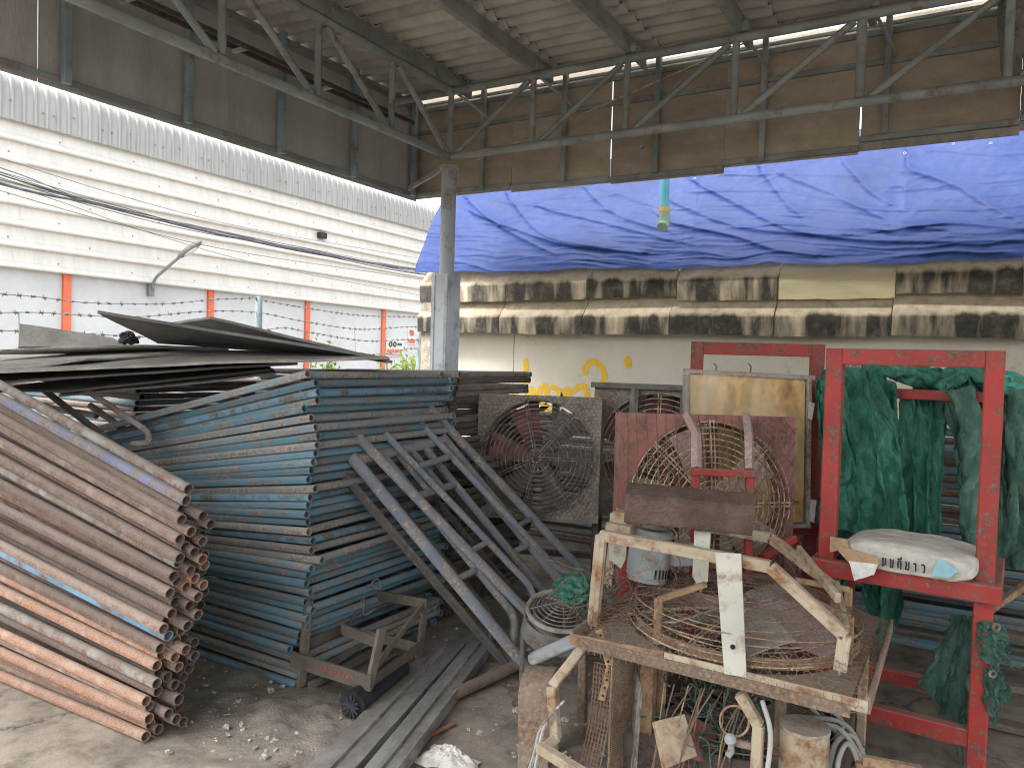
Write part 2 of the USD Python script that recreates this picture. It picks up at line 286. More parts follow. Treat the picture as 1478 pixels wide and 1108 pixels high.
L['eave_yellow'] = mottled('yellowed_sheet', [(.3, (.40, .34, .19)), (.5, (.50, .435, .26)), (.7, (.58, .52, .33))], scale=2, fine=30, stretch=(1, 1, 6), rough=.5, vary=0)
L['rough_concrete'] = mottled('rough_concrete', [(.3, (.14, .12, .095)), (.5, (.28, .245, .2)), (.7, (.4, .36, .3))], scale=9, fine=60, rough=.95, bump=.6, vary=0)
L['ground'] = usdkit.material(stage, '/World/Looks/dusty_concrete', {
    'g': ('geometry', {}), 'n1': ('noise_texture', {'scale': .9, 'detail': 7.0, 'roughness': .65}), 'n2': ('noise_texture', {'scale': 7.0, 'detail': 8.0, 'roughness': .7}), 'n3': ('noise_texture', {'scale': 90.0, 'detail': 4.0, 'roughness': .75}), 'v': ('voronoi_texture', {'scale': 55.0}), 'cv': ('voronoi_texture', {'scale': .9, 'feature': 'distance_to_edge'}), 'cw': ('vector_math', {'math_type': 'multiply_add', 'vector2': (.22, .22, .0)}), 'cr': ('map_range', {'from_min': .002, 'from_max': .011, 'to_min': .75, 'to_max': 0.0, 'clamp': True}), 'cm': ('math', {'math_type': 'multiply'}), 'cn': ('map_range', {'from_min': .45, 'from_max': .55, 'clamp': True}), 'mc': ('mix', {'color2': (.055, .048, .04)}), 'n5': ('noise_texture', {'scale': 1.7, 'detail': 5.0, 'roughness': .6, 'distortion': .6}), 'st': ('map_range', {'from_min': .56, 'from_max': .68, 'to_min': 0.0, 'to_max': .55, 'clamp': True}), 'ms': ('mix', {'color2': (.075, .064, .054)}),
    'r1': ('rgb_ramp', {'ramp': [(.32, (.15, .13, .11)), (.5, (.235, .21, .18)), (.66, (.32, .292, .256))]}), 'r2': ('rgb_ramp', {'ramp': [(.3, (.45, .42, .38)), (.5, (.95, .93, .9)), (.72, (1.25, 1.22, 1.15))]}), 'mu': ('mix', {'mix_type': 'multiply', 'fac': 1.0}),
    'sp': ('map_range', {'from_min': .10, 'from_max': .16, 'to_min': .55, 'to_max': 0.0, 'clamp': True}), 'm3': ('mix', {'color2': (.42, .39, .34)}), 'spn': ('math', {'math_type': 'multiply'}), 'n4': ('map_range', {'from_min': .48, 'from_max': .62, 'clamp': True}),
    'ad': ('math', {'math_type': 'multiply_add', 'value2': .6}), 'b': ('bump', {'strength': .55, 'distance': .012}), 'p': ('principled_bsdf', {'roughness': .93, 'specular_ior_level': .2})},
    [('g.position', 'n1.vector'), ('g.position', 'n2.vector'), ('g.position', 'n3.vector'), ('g.position', 'v.vector'), ('n1.fac', 'r1.fac'), ('n2.fac', 'r2.fac'), ('r1.color', 'mu.color1'), ('r2.color', 'mu.color2'), ('v.distance', 'sp.value'), ('n2.fac', 'n4.value'), ('sp.result', 'spn.value1'), ('n4.result', 'spn.value2'), ('spn.value', 'm3.fac'), ('g.position', 'n5.vector'), ('n5.fac', 'st.value'), ('st.result', 'ms.fac'), ('mu.color', 'ms.color1'), ('n2.color', 'cw.vector1'), ('g.position', 'cw.vector3'), ('cw.vector', 'cv.vector'), ('cv.distance', 'cr.value'), ('n1.fac', 'cn.value'), ('cr.result', 'cm.value1'), ('cn.result', 'cm.value2'), ('cm.value', 'mc.fac'), ('ms.color', 'mc.color1'), ('mc.color', 'm3.color1'), ('m3.color', 'p.base_color'),
     ('n3.fac', 'ad.value1'), ('n2.fac', 'ad.value3'), ('ad.value', 'b.height'), ('b.normal', 'p.normal')], surface='p.BSDF')
L['soil'] = mottled('dark_soil', [(.3, (.12, .104, .087)), (.5, (.20, .178, .15)), (.7, (.29, .262, .225))], scale=6, fine=70, rough=.98, bump=.7, vary=0)
L['rubble'] = mottled('pale_rubble', [(.3, (.26, .235, .21)), (.6, (.42, .39, .355))], scale=15, rough=.95, vary=.2)
RUST = [worn('rusted_pipe', (.28, .205, .16), rust=(.15, .088, .06), amount=.5, scale=14, dust=(.30, .24, .19), dusty=.4, rough=.8, vary=.42, fine=120, soft=.18, bump=.35),
        worn('brown_rusted_pipe', (.175, .125, .10), rust=(.11, .07, .052), amount=.5, scale=11, dust=(.26, .21, .17), dusty=.4, rough=.85, vary=.4, fine=110, soft=.2, bump=.35),
        worn('orange_rusted_pipe', (.36, .25, .18), rust=(.27, .115, .05), amount=.55, scale=17, dust=(.32, .25, .19), dusty=.3, rough=.8, vary=.2, fine=130, soft=.16, bump=.35)]
L['pipe_grey'] = worn('grey_worn_pipe', (.30, .28, .25), rust=(.18, .1, .06), amount=.42, scale=14, dusty=.4, rough=.75, vary=.15, fine=110, bump=.3)
L['pipe_blue'] = worn('sky_blue_pipe', (.13, .36, .56), rust=(.22, .13, .08), amount=.22, scale=8, dust=(.42, .44, .44), dusty=.45, rough=.5, vary=.1, bump=.15)
L['pipe_indigo'] = worn('dull_blue_pipe', (.10, .15, .28), rust=(.17, .12, .09), amount=.4, scale=10, dusty=.4, rough=.6, vary=.1)
BLUE = [worn('faded_blue_paint', (.07, .185, .245), rust=(.17, .14, .115), amount=.30, scale=8, dust=(.27, .265, .245), dusty=.42, rough=.65, vary=.28, paint2=(.075, .155, .20), sat=.9),
        worn('dusty_blue_paint', (.13, .20, .235), rust=(.20, .17, .14), amount=.46, scale=9, dust=(.30, .285, .26), dusty=.55, rough=.75, vary=.25, paint2=(.16, .18, .185), sat=.9),
        worn('bright_blue_paint', (.07, .225, .34), rust=(.10, .08, .06), amount=.3, scale=10, dust=(.2, .19, .17), dusty=.45, rough=.6, vary=.25)]
BROWN = [worn('brown_frame_rust', (.135, .105, .088), rust=(.09, .065, .053), amount=.45, scale=9, dust=(.22, .19, .16), dusty=.6, rough=.85, vary=.3), worn('grey_brown_frame', (.18, .155, .135), rust=(.11, .085, .07), amount=.5, scale=9, dust=(.25, .22, .19), dusty=.65, rough=.85, vary=.25)]
L['ladder_blue'] = worn('slate_blue_paint', (.15, .185, .23), rust=(.22, .185, .16), amount=.36, scale=12, dust=(.25, .24, .22), dusty=.5, rough=.6, vary=.1)
L['ladder_dark'] = worn('dark_frame_paint', (.06, .06, .062), rust=(.08, .06, .05), amount=.4, scale=11, dusty=.45, rough=.8, vary=.1)
L['plate'] = mottled('dark_old_board', [(.3, (.10, .096, .09)), (.5, (.165, .158, .148)), (.7, (.245, .235, .22))], scale=3, fine=40, rough=.9, vary=.2, bump=.3)
L['plate_edge'] = mottled('weathered_board', [(.3, (.17, .158, .142)), (.5, (.27, .252, .226)), (.7, (.38, .355, .32))], scale=5, fine=40, rough=.9, vary=.2, bump=.3)
L['wood'] = mottled('grey_weathered_timber', [(.3, (.06, .05, .04)), (.5, (.115, .097, .078)), (.7, (.19, .165, .135))], scale=4, fine=70, rough=.9, vary=.2, bump=.4, stretch=(1, 1, 1))
L['stencil'] = mottled('red_stencil', [(.3, (.25, .05, .04)), (.7, (.33, .09, .07))], scale=30, rough=.8, vary=0)
L['channel'] = worn('grey_steel_channel', (.24, .238, .232), rust=(.11, .1, .088), amount=.45, scale=8, dust=(.2, .185, .165), dusty=.4, rough=.55, vary=.15, stretch=(1, .5, 1))
L['fan_dark'] = worn('grimy_housing', (.33, .285, .235), rust=(.2, .16, .128), amount=.5, scale=8, dusty=.4, rough=.85, vary=.1)
L['fan_grey'] = worn('grey_bracket', (.19, .19, .175), rust=(.13, .1, .08), amount=.3, scale=10, dusty=.4, rough=.7, vary=.1)
L['blade_red'] = worn('maroon_blade', (.30, .075, .065), rust=(.1, .06, .05), amount=.35, scale=6, dust=(.2, .15, .13), dusty=.3, rough=.7, vary=.15)
L['blade_dark'] = worn('sooty_blade', (.20, .16, .14), rust=(.12, .095, .08), amount=.4, scale=7, dusty=.3, rough=.85, vary=.1)
L['blade_pink'] = worn('dusty_red_blade', (.40, .235, .21), rust=(.33, .235, .205), amount=.4, scale=6, dust=(.3, .24, .21), dusty=.4, rough=.8, vary=.1)
L['wire_dark'] = worn('grey_wire', (.28, .26, .235), rust=(.1, .07, .05), amount=.4, scale=30, dusty=.2, rough=.6, vary=.1)
L['wire_cream'] = worn('cream_wire', (.56, .45, .22), rust=(.2, .12, .06), amount=.35, scale=25, dusty=.2, rough=.6, vary=.1)
L['wire_tan'] = worn('tan_rusty_wire', (.36, .27, .16), rust=(.2, .11, .06), amount=.5, scale=25, dusty=.2, rough=.7, vary=.1)
L['wire_rust'] = worn('rusty_wire', (.2, .13, .085), rust=(.14, .07, .04), amount=.5, scale=30, dusty=.2, rough=.85, vary=.2)
L['fan_red'] = worn('faded_red_housing', (.27, .088, .076), rust=(.16, .08, .065), amount=.35, scale=7, dust=(.28, .2, .175), dusty=.45, rough=.75, vary=.1, paint2=(.29, .125, .11), sat=.95)
L['red'] = worn('red_frame_paint', (.35, .036, .03), rust=(.13, .07, .055), amount=.24, scale=15, dust=(.28, .19, .16), dusty=.5, rough=.5, vary=.05, paint2=(.26, .032, .028), sat=1.0)
L['red_dull'] = worn('dull_red_frame_paint', (.29, .045, .036), rust=(.13, .075, .06), amount=.3, scale=8, dust=(.25, .17, .14), dusty=.35, rough=.6, vary=.05, sat=1.0)
L['beige'] = worn('beige_paint', (.41, .355, .26), rust=(.22, .12, .06), amount=.33, scale=11, dust=(.36, .31, .25), dusty=.35, rough=.65, vary=.08, paint2=(.34, .28, .19), sat=.95)
L['beige_clean'] = worn('pale_green_grey_paint', (.47, .47, .39), rust=(.22, .15, .1), amount=.2, scale=12, dust=(.36, .32, .27), dusty=.25, rough=.6, vary=.05)
L['ochre'] = worn('ochre_rusted_rim', (.36, .22, .085), rust=(.2, .1, .045), amount=.45, scale=14, dusty=.2, rough=.7, vary=.05)
L['panel'] = worn('rust_stained_panel', (.58, .50, .34), rust=(.40, .25, .10), amount=.42, scale=3.2, dusty=.1, rough=.6, vary=0, soft=.30, stretch=(1, 1, .5), bump=.06, sat=1.0, fine=16.0, paint2=(.52, .42, .25))
L['panel_rim'] = worn('grey_panel_rim', (.36, .345, .30), rust=(.22, .15, .09), amount=.3, scale=9, dusty=.3, rough=.6, vary=0)
L['paper'] = mottled('white_paper', [(.3, (.55, .53, .5)), (.6, (.70, .69, .66))], scale=20, rough=.9, vary=0)
L['kraft'] = mottled('brown_kraft_paper', [(.3, (.3, .2, .12)), (.7, (.42, .3, .19))], scale=14, rough=.9, vary=0)
L['bag'] = mottled('dirty_cement_sack', [(.25, (.24, .22, .19)), (.45, (.47, .45, .40)), (.7, (.64, .62, .56))], scale=6, fine=25, rough=.75, vary=0, bump=.3, dist=.02)
L['bag_blue'] = mottled('pale_blue_print', [(.3, (.20, .40, .48)), (.7, (.34, .52, .58))], scale=18, rough=.8, vary=0)
L['ink'] = mottled('black_print', [(.3, (.02, .02, .03)), (.7, (.05, .05, .06))], scale=20, rough=.8, vary=0)
L['net'] = mottled('green_shade_net', [(.3, (.015, .07, .048)), (.46, (.03, .15, .105)), (.58, (.05, .215, .155)), (.68, (.13, .34, .27))], scale=16, fine=95, stretch=(1.4, 1.4, .55), rough=.5, vary=.1, bump=.55, spec=.5, translucent=.22, dist=.012)
L['net_dull'] = mottled('dusty_green_net', [(.3, (.035, .085, .065)), (.5, (.065, .14, .11)), (.7, (.14, .24, .19))], scale=14, fine=90, stretch=(1.4, 1.4, .5), rough=.7, vary=.1, bump=.5, translucent=.15)
L['net_pale'] = mottled('bright_green_net', [(.3, (.03, .25, .19)), (.5, (.07, .4, .32)), (.72, (.25, .6, .52))], scale=18, fine=95, stretch=(1, 1, 3), rough=.5, vary=.1, bump=.5, translucent=.2)
L['motor'] = worn('blue_grey_motor', (.22, .265, .285), rust=(.22, .16, .12), amount=.36, scale=9, dust=(.36, .33, .28), dusty=.6, rough=.6, vary=0)
L['slot'] = mottled('slot_shadow_gap', [(.3, (.01, .01, .01)), (.7, (.02, .02, .02))], rough=.9, vary=0)
L['dirt_beam'] = mottled('earth_crusted_steel', [(.3, (.055, .037, .03)), (.5, (.088, .06, .048)), (.72, (.15, .108, .088))], scale=8, fine=90, rough=.97, vary=0, bump=.8)
L['rust_sheet'] = worn('rusted_sheet', (.26, .225, .175), rust=(.19, .115, .065), amount=.5, scale=4, dusty=.2, rough=.7, vary=0, soft=.25)
L['rust_dark'] = worn('dark_rusted_sheet', (.10, .075, .058), rust=(.07, .045, .033), amount=.55, scale=9, dusty=.35, rough=.85, vary=0)
L['rag'] = mottled('dirty_white_rag', [(.3, (.33, .31, .28)), (.6, (.55, .53, .49))], scale=12, rough=.95, vary=0)
L['hose'] = mottled('grey_hose', [(.3, (.30, .29, .27)), (.7, (.42, .41, .38))], scale=10, rough=.6, vary=.15)
L['leaf'] = mottled('yellow_green_leaf', [(.3, (.09, .16, .02)), (.7, (.22, .30, .05))], scale=9, rough=.6, vary=.2, translucent=.4)
L['cable'] = mottled('black_cable', [(.3, (.08, .08, .09)), (.7, (.15, .15, .165))], scale=9, rough=.6, vary=.4)
L['sign_red'] = mottled('sign_red_orange', [(.3, (.66, .10, .05)), (.7, (.74, .16, .08))], scale=20, rough=.6, vary=0)
L['sign_black'] = mottled('sign_dark_green', [(.3, (.03, .07, .06)), (.7, (.06, .11, .09))], scale=20, rough=.6, vary=0)

# ================================================================== SETTING: ground
gx = np.concatenate([[-250, -60, -30, -14], np.linspace(-7, 2.5, 64), [8, 30, 250]]); gy = np.concatenate([[-250, -30, -6], np.linspace(-1, 9, 64), [14, 40, 250]])
GX, GY = np.meshgrid(gx, gy, indexing='ij')
def ground_z(x, y):
    near = np.clip(1.5 - np.maximum(np.abs(x + 2) / 5, np.abs(y - 3.5) / 5), 0, 1)
    return (meshkit.fbm(np.stack([x * 1.7, y * 1.7, 0 * x], -1), 4, 3) - .5) * .022 * near - .004
solo('ground', None, None, grid(np.stack([GX, GY, ground_z(GX, GY)], -1)), L['ground'], smooth=True, kind='structure')

# ================================================================== OPEN SHED: pillar, trusses, purlins, roof, cladding
XT, YT = -4.35, 6.10; ZB, ZTOP = 3.55, 4.17
shed = thing('open_shed', 'grey steel open shed with trusses, fibre cement roof and board cladding', 'shed', (XT, YT, 0))
pil = part(shed, 'pillar', cat([pipe((XT, YT, 2.40), (XT, YT, 3.44), .072, n=20), rod((XT, YT, 3.43), (XT, YT, 3.455), .095, 20)]), L['pillar'], smooth=40)
part(pil, 'box_casing', beam((XT, YT, 0), (XT, YT, 2.415), .205, .205, (0, 1, 0), .01), L['pillar_box'])
for dx in (-.075, .075): part(pil, 'casing_strip', beam((XT + dx, YT - .1065, .01), (XT + dx, YT - .1065, 2.40), .035, .008, (0, 1, 0), .002), L['pillar_box'])
def truss(a, b, nodes, side):
    """a, b: ends of the bottom chord line (x, y); nodes: positions of verticals along it"""
    t = part(shed, 'truss', rod((*a, ZB), (*b, ZB), .037, 12), L['truss'], smooth=40)
    return t
lt = part(shed, 'side_truss', rod((XT, -2.0, ZB), (XT, YT, ZB), .037, 12), L['truss'], smooth=40)
part(lt, 'top_chord', rod((XT, -2.0, ZTOP), (XT, YT + .0, ZTOP), .037, 12), L['truss'], smooth=40)
ys = [YT - .88 * k for k in range(9)]
for k, y in enumerate(ys):
    part(lt, 'vertical_strut', rod((XT, y, ZB + .03 if k else ZB), (XT, y, ZTOP - .03), .029, 10), L['truss'], smooth=40)
    if k: part(lt, 'diagonal_strut', rod((XT + .004, ys[k] + .07, ZTOP - .03), (XT + .004, ys[k - 1] - .06, ZB + .03), .027, 10), L['truss'], smooth=40)
bt = part(shed, 'back_truss', rod((XT + .02, YT, ZB), (8.2, YT, ZB), .037, 12), L['truss'], smooth=40)
part(bt, 'top_chord', rod((-5.12, YT, ZTOP + .002), (8.2, YT, ZTOP + .002), .037, 12), L['truss'], smooth=40)
xs = [XT + .905 * k for k in range(14)]
for k, x in enumerate(xs):
    if k: part(bt, 'vertical_strut', rod((x, YT, ZB + .03), (x, YT, ZTOP - .03), .029 if k != 4 else .036, 10), L['truss'], smooth=40)
    if k: part(bt, 'diagonal_strut', rod((xs[k - 1] + .07, YT + .004, ZB + .03), (x - .05, YT + .004, ZTOP - .03), .027, 10), L['truss'], smooth=40)
part(shed, 'corner_bracket', beam((XT - .04, YT, ZB - .09), (-5.1, YT + .33, ZB - .17), .03, .05), L['truss'])
part(shed, 'thin_brace_rod', rod((-4.2, YT + .16, 3.52), (-1.2, YT + .16, 4.3), .006, 5), L['wire_cream'])
for k in range(14):                                                             # purlins run from the front of the shed to the back
    x = XT + .915 * k - .005
    part(shed, 'purlin', beam((x, -1.6, 4.275), (x, 6.42, 4.275), .055, .135, c=.006), L['truss'])
    part(shed, 'purlin_cleat', beam((x + .05, YT - .06, 4.24), (x + .05, YT + .06, 4.24), .045, .07), L['truss'])
    if k % 1 == 0: part(shed, 'knee_brace', beam((x + .06, YT + .03, ZTOP - .02), (x + .16, 6.55, 4.02), .022, .022), L['truss'])
rf = part(shed, 'roof', beam((-5.23, -1.55, 4.33), (-5.23, 6.4, 4.33), .03, .05), L['truss'])
PITCHC = .177
for i in range(13):                                                             # corrugated sheets, 3 waves each, lapped over the purlins
    for j in range(14):
        x0 = -5.30 + .0 + .98 * i - (.12 if i else 0); x1 = -5.30 + .98 * (i + 1); y1 = 6.625 - j * 3 * PITCHC; y0 = y1 - 3 * PITCHC - .03
        yy = np.linspace(y0, y1, 26); zz = .026 * np.cos(2 * np.pi * (yy - 6.625) / PITCHC) + rng.normal() * .003
        xx = np.linspace(x0, x1, 3); P = np.stack([np.broadcast_to(xx[:, None], (3, 26)), np.broadcast_to(yy, (3, 26)), 4.378 + .022 * ((np.linspace(0, 1, 3))[:, None] - .5) * -1 + zz[None] + 0.003 * (j % 2)], -1)
        part(rf, 'roof_sheet', slab(P, .007), L['roof'], smooth=50)
YC, XC, ZC0, ZC1 = 6.70, -5.22, 3.33, 4.362
bw = part(shed, 'back_cladding', beam((XC, YC - .034, 4.31), (4.4, YC - .034, 4.31), .02, .03, c=.003), L['truss'])
for z in (4.02, 4.25): part(bw, 'rail', beam((XC, YC - .032, z), (4.4, YC - .032, z), .026, .042, c=.003), L['truss'])
for k in range(11): part(bw, 'stud', beam((-5.30 + .03 + .93 * k + (.02 if k else .02), YC - .07, ZC0 + (.12 if k > 4 else 0)), (-5.30 + .03 + .93 * k + .02, YC - .07, ZC1 + .0), .045, .05, (0, 1, 0), .003), L['truss'])
edges = [-5.235, -4.0, -2.93, -1.86, -.79, .28, 1.35, 2.4, 3.4, 4.4]
for k, (a, b) in enumerate(zip(edges, edges[1:])):
    ga = {2: .010, 4: .013}.get(k, .001); tw = {1: -.004, 3: .003}.get(k, 0)
    zb = (3.325, 3.30, 3.285, 3.33, 3.40, 3.43, 3.45, 3.47, 3.48)[k]; zt = ZC1 + (.04 if k < 2 else .035 if k > 4 else 0)
    c = [(a + ga, YC, zb), (b - .001, YC + tw, zb - .004), (b - .001, YC + tw, zt), (a + ga, YC, zt)]
    part(bw, 'bottom_rail', beam((a + .002, YC - .034, zb + .035), (b - .002, YC - .034, zb + .035), .03, .045, c=.003), L['truss'])
    part(bw, 'cladding_board', slab(warped(c, 8, 14, .012, k), .012), L['clad_back'])
    if k > 3: part(bw, 'edge_trim', slab(warped([(a, YC - .012, zb - .055), (b, YC - .012, zb - .055), (b, YC - .012, zb + .008), (a, YC - .012, zb + .008)], 3, 20, .012, k + 40, 6), .014), L['plate_edge'])
sw = part(shed, 'side_cladding', beam((XC + .03, -2.4, ZC0 + .02), (XC + .03, YC - .06, ZC0 + .02), .03, .05, c=.003), L['truss'])
part(sw, 'rail', beam((XC + .03, -2.4, 4.29), (XC + .03, YC - .06, 4.29), .03, .045, c=.003), L['truss'])
for k in range(10): part(sw, 'stud', beam((XC + .075, 6.56 - .92 * k, ZC0), (XC + .075, 6.56 - .92 * k, ZC1), .05, .055, (1, 0, 0), .003), L['fence_post'])
ed = [6.70, 5.45, 4.2, 2.73, 1.5, .3, -1, -2.4]
for k, (a, b) in enumerate(zip(ed, ed[1:])):
    c = [(XC, b + (.006 if k == 2 else .001), ZC0 - .025), (XC, a - .001, ZC0 - .025), (XC, a - .001, ZC1), (XC, b + (.006 if k == 2 else .001), ZC1)]
    part(sw, 'cladding_board', slab(warped(c, 8, 14, .012, k + 20), .012), L['clad_side'])
for x, z in ((-4.98, 3.97), (-4.72, 3.89)): part(shed, 'bracing_rail', beam((x, -1.5, z), (x, 6.0, z), .028, .035, c=.003), L['ladder_dark'])
for k in range(8): part(shed, 'bracing_rung', beam((-4.97, 5.9 - .92 * k, 3.93), (-4.73, 5.9 - .92 * k, 3.93), .03, .03, c=.003), L['galv'])

# ================================================================== NEIGHBOURING BUILDING behind: wall, eave sheets, tarpaulin
YW, YE = 7.86, 7.60
nb = thing('low_building', 'low cream walled building with stained fibre cement eaves', 'building', (-2.5, 9.5, 0))
part(nb, 'wall', cat([beam((-5.62, YW + .1, 1.3), (3.5, YW + .1, 1.3), .2, 2.6, c=.01), beam((-5.6, YW + .2, 1.35), (-5.6, 13, 1.35), .2, 2.5)]), L['cream_wall'])
wj = part(nb, 'wall_joint', beam((-4.60, YW - .001, .2), (-4.60, YW - .001, 1.95), .006, .006, (0, 1, 0), .001), L['plate_edge'])
part(nb, 'corner_post', slab(warped([(-5.82, YW - .05, 0), (-5.66, YW - .05, 0), (-5.66, YW - .05, 2.3), (-5.82, YW - .05, 2.3)], 30, 4, .03, 5, 9), .16), L['rough_concrete'])
part(nb, 'roof_deck', slab(A([[(-5.75, 7.85, 2.5), (3.4, 7.85, 2.5)], [(-5.75, 13, 4.9), (3.4, 13, 4.9)]]), -.02), L['roof'])
def eave_profile(zl, zu, zt, y0, y1):
    yz = [(y0 + .006, zl)]
    for t in np.linspace(0, 1, 4): yz.append((y0 + .012 * (1 - t), zl + (zu - zl) * (t * .92)))
    for t in np.linspace(.15, 1, 7): yz.append((y0 + (y1 - y0) * t ** 1.15, zu + (zt - zu) * (t ** .95) - .012 * math.sin(t * math.pi)))
    return A(yz[1:])
def eave(nm, prof, cuts, seed):
    for k, (a, b) in enumerate(zip(cuts, cuts[1:])):
        xx = np.linspace(a + .006, b - .004, 12); Rg = np.random.default_rng(seed + k); lift = Rg.normal() * .012; tilt = Rg.normal() * .012
        P = np.zeros((len(prof), 12, 3)); P[..., 0] = xx; P[..., 1] = prof[:, None, 0] - (k % 2) * .007; P[..., 2] = prof[:, None, 1] + lift + tilt * (xx - a)
        P[0, :, 2] += (meshkit.noise(np.stack([xx * 9, xx * 0, xx * 0], -1), seed + k) - .5) * .016
        yellow = nm == 'eave_high' and k == 4
        part(nb, 'eave_sheet', slab(P, -.008), L['eave_yellow'] if yellow else L[nm], smooth=35, label='yellowed translucent eave sheet' if yellow else None)
eave('eave_low', eave_profile(1.925, 2.11, 2.33, YE, YE + .20), [-5.85, -4.66, -3.60, -2.62, -1.58, -.57, .42, 1.45, 2.5, 3.5], 50)
eave('eave_high', eave_profile(2.285, 2.49, 2.72, YE + .03, YE + .24), [-5.85, -4.60, -3.57, -2.56, -1.56, -.55, .40, 1.43, 2.5, 3.5], 80)
# graffiti: flat spray lines on the wall, as strokes
G = [[(487, 85), (491, 130), (490, 180)], [(458, 205), (480, 200), (502, 206)], [(420, 280), (440, 255), (465, 250), (490, 262), (515, 300), (520, 340)], [(525, 252), (545, 290), (562, 330)],
     [(562, 320), (575, 250), (600, 232), (618, 250), (612, 290), (600, 330)], [(650, 240), (680, 258), (697, 300), (700, 345)], [(700, 340), (716, 265), (735, 250), (747, 300), (750, 350)],
     [(772, 262), (800, 240), (830, 232), (852, 258), (852, 310), (850, 360)], [(842, 155), (836, 130), (860, 95), (900, 90), (938, 120), (956, 170), (945, 220), (920, 248), (905, 290)], [(1091, 76), (1095, 108)], [(985, 222), (998, 244), (1000, 280)],
     [(520, 350), (560, 390), (610, 350)], [(540, 372), (620, 376)]]
for q in G:
    pw = [PY(640 + x / 4.103, 500 + y / 4.103, YW) for x, y in q]; ln = LineString([(p[0], p[2]) for p in pw]).buffer(.034 if len(q) > 2 else .042)
    ln = ln.simplify(.004); m = extrude(ln, .0025); m.apply_transform(mat4((0, YW - .0008, 0), (1, 0, 0), (0, 0, 1), (0, -1, 0)))
    part(nb, 'spray_stroke', m, L['spray'])
# tarpaulin over the roof
nx, nt = 560, 150
sx = np.linspace(0, 1, nx)[:, None]; tt = np.linspace(0, 1, nt)[None]
X = (-5.88 + .0) + sx * (9.3) + 0 * tt; X = X - .10 * tt * np.clip(1 - sx * 6, 0, 1) * -1 + 0.0
Zb = 2.645 - .085 * np.clip(sx * 9.3 / 6.2, 0, 1) + .012 * np.sin(sx * 31) + .008 * np.sin(sx * 83 + 1)
Z = Zb + (3.95 - Zb) * tt; Y = YE - .035 + .62 * tt ** 1.1
u = sx * 9.3
h_ = (Z - Zb) + 0 * u; U_ = u + 0 * tt
def ridge(a, sharp=1.0): return 1 - np.abs(2 * (a - np.floor(a)) - 1) ** sharp
def N3(a, b, c, oct_, seed): return meshkit.fbm(np.stack([a, b, 0 * a + c], -1), oct_, seed)
w1 = N3(U_ * .5, h_ * .8, 0, 3, 5); w2 = N3(U_ * 1.3, h_ * 1.6, 3, 3, 6)
bb0 = h_ + .17 * U_ * np.clip(h_ / .7, 0, 1) ** .7 + .5 * (w1 - .5) + .10 * (w2 - .5)     # constant along a fold: folds sweep down to the right and flatten at the hem
bb1 = h_ - .30 * U_ + .4 * (w1 - .5)
def crease(b, fr, along, seed): q = N3(along, b * fr, seed, 2, seed); return np.clip(1 - np.abs(q - .5) * 5.5, 0, 1) ** 1.6
low = np.exp(-h_ * 3.2)
disp = .11 * (w1 - .5) +   .010 * crease(bb0, 4.5, U_ * .55, 21) * (.35 + w2) + .005 * crease(bb0, 11, U_ * .9, 22) * (.3 + low) + .014 * crease(bb1, 5, (U_ + h_) * .8, 23) * np.clip(w2 * 2 - .7, 0, 1) + .022 * low * crease(h_ + .05 * U_ + .15 * (w2 - .5), 13, U_ * .7, 24) + .006 * (N3(U_ * 14, h_ * 14, 1, 3, 12) - .5)
TC = [((978, 0), [(70, 770), (250, 865), (480, 980), (800, 1030), (1200, 1040), (1500, 1030)]), ((978, 0), [(330, 700), (420, 815), (495, 900)]), ((978, 0), [(-60, 930), (0, 955), (250, 1010), (420, 1070), (600, 1095)]), ((978, 0), [(970, 640), (990, 700), (1180, 780), (1330, 880), (1480, 965)]),
      ((978, 0), [(-40, 850), (200, 950), (420, 990), (700, 1008)]), ((978, 0), [(690, 660), (800, 790), (885, 855)]), ((978, 0), [(900, 990), (1150, 960), (1480, 985)]), ((480, 0), [(515, 840), (700, 960), (900, 1062)]), ((480, 0), [(560, 900), (800, 985), (1000, 1045), (1330, 1085)]), ((480, 0), [(880, 880), (1200, 960), (1480, 1035)]), ((480, 0), [(690, 820), (900, 1000), (1180, 1065)]),
      ((480, 0), [(400, 850), (380, 980), (370, 1090)]), ((480, 0), [(1050, 800), (1180, 900), (1400, 980)]), ((978, 0), [(70, 790), (75, 900), (60, 1000)]), ((978, 0), [(965, 700), (965, 800), (960, 880)]), ((978, 0), [(420, 720), (640, 810), (900, 940), (1100, 985)])]
for q_, ((ox, oy), pl) in enumerate(TC):
    C_ = smooth_path([PY(ox + x / 2.954, oy + y / 2.954, YE + .12) for x, y in pl], 24); cu, cz = C_[:, 0] + 5.88, C_[:, 2]
    best = np.full(U_.shape, 9.0); sg_ = np.zeros(U_.shape)
    for a0, a1, b0, b1 in zip(cu[:-1], cz[:-1], cu[1:], cz[1:]):
        dx, dz = b0 - a0, b1 - a1; l2 = dx * dx + dz * dz; t_ = np.clip(((U_ - a0) * dx + (Z - a1) * dz) / l2, 0, 1); ex, ez = U_ - a0 - t_ * dx, Z - a1 - t_ * dz; dd = np.hypot(ex, ez); m_ = dd < best
        best = np.where(m_, dd, best); sg_ = np.where(m_, np.sign(dx * ez - dz * ex), sg_)
    amp_ = (.030, .022, .034, .022, .026, .018, .022, .030, .032, .022, .024, .016, .018, .010, .010, .018)[q_] * (.7 + .6 * w2)
    disp = disp + amp_ * np.where(sg_ > 0, np.exp(-best / .10), np.exp(-best / .022))
hem = np.clip(tt / .05, 0, 1); disp = disp * (.25 + .75 * hem)
tarp = thing('blue_tarpaulin', 'creased blue tarpaulin draped over the roof of the low building', 'tarpaulin', (-2, 7.6, 2.6))
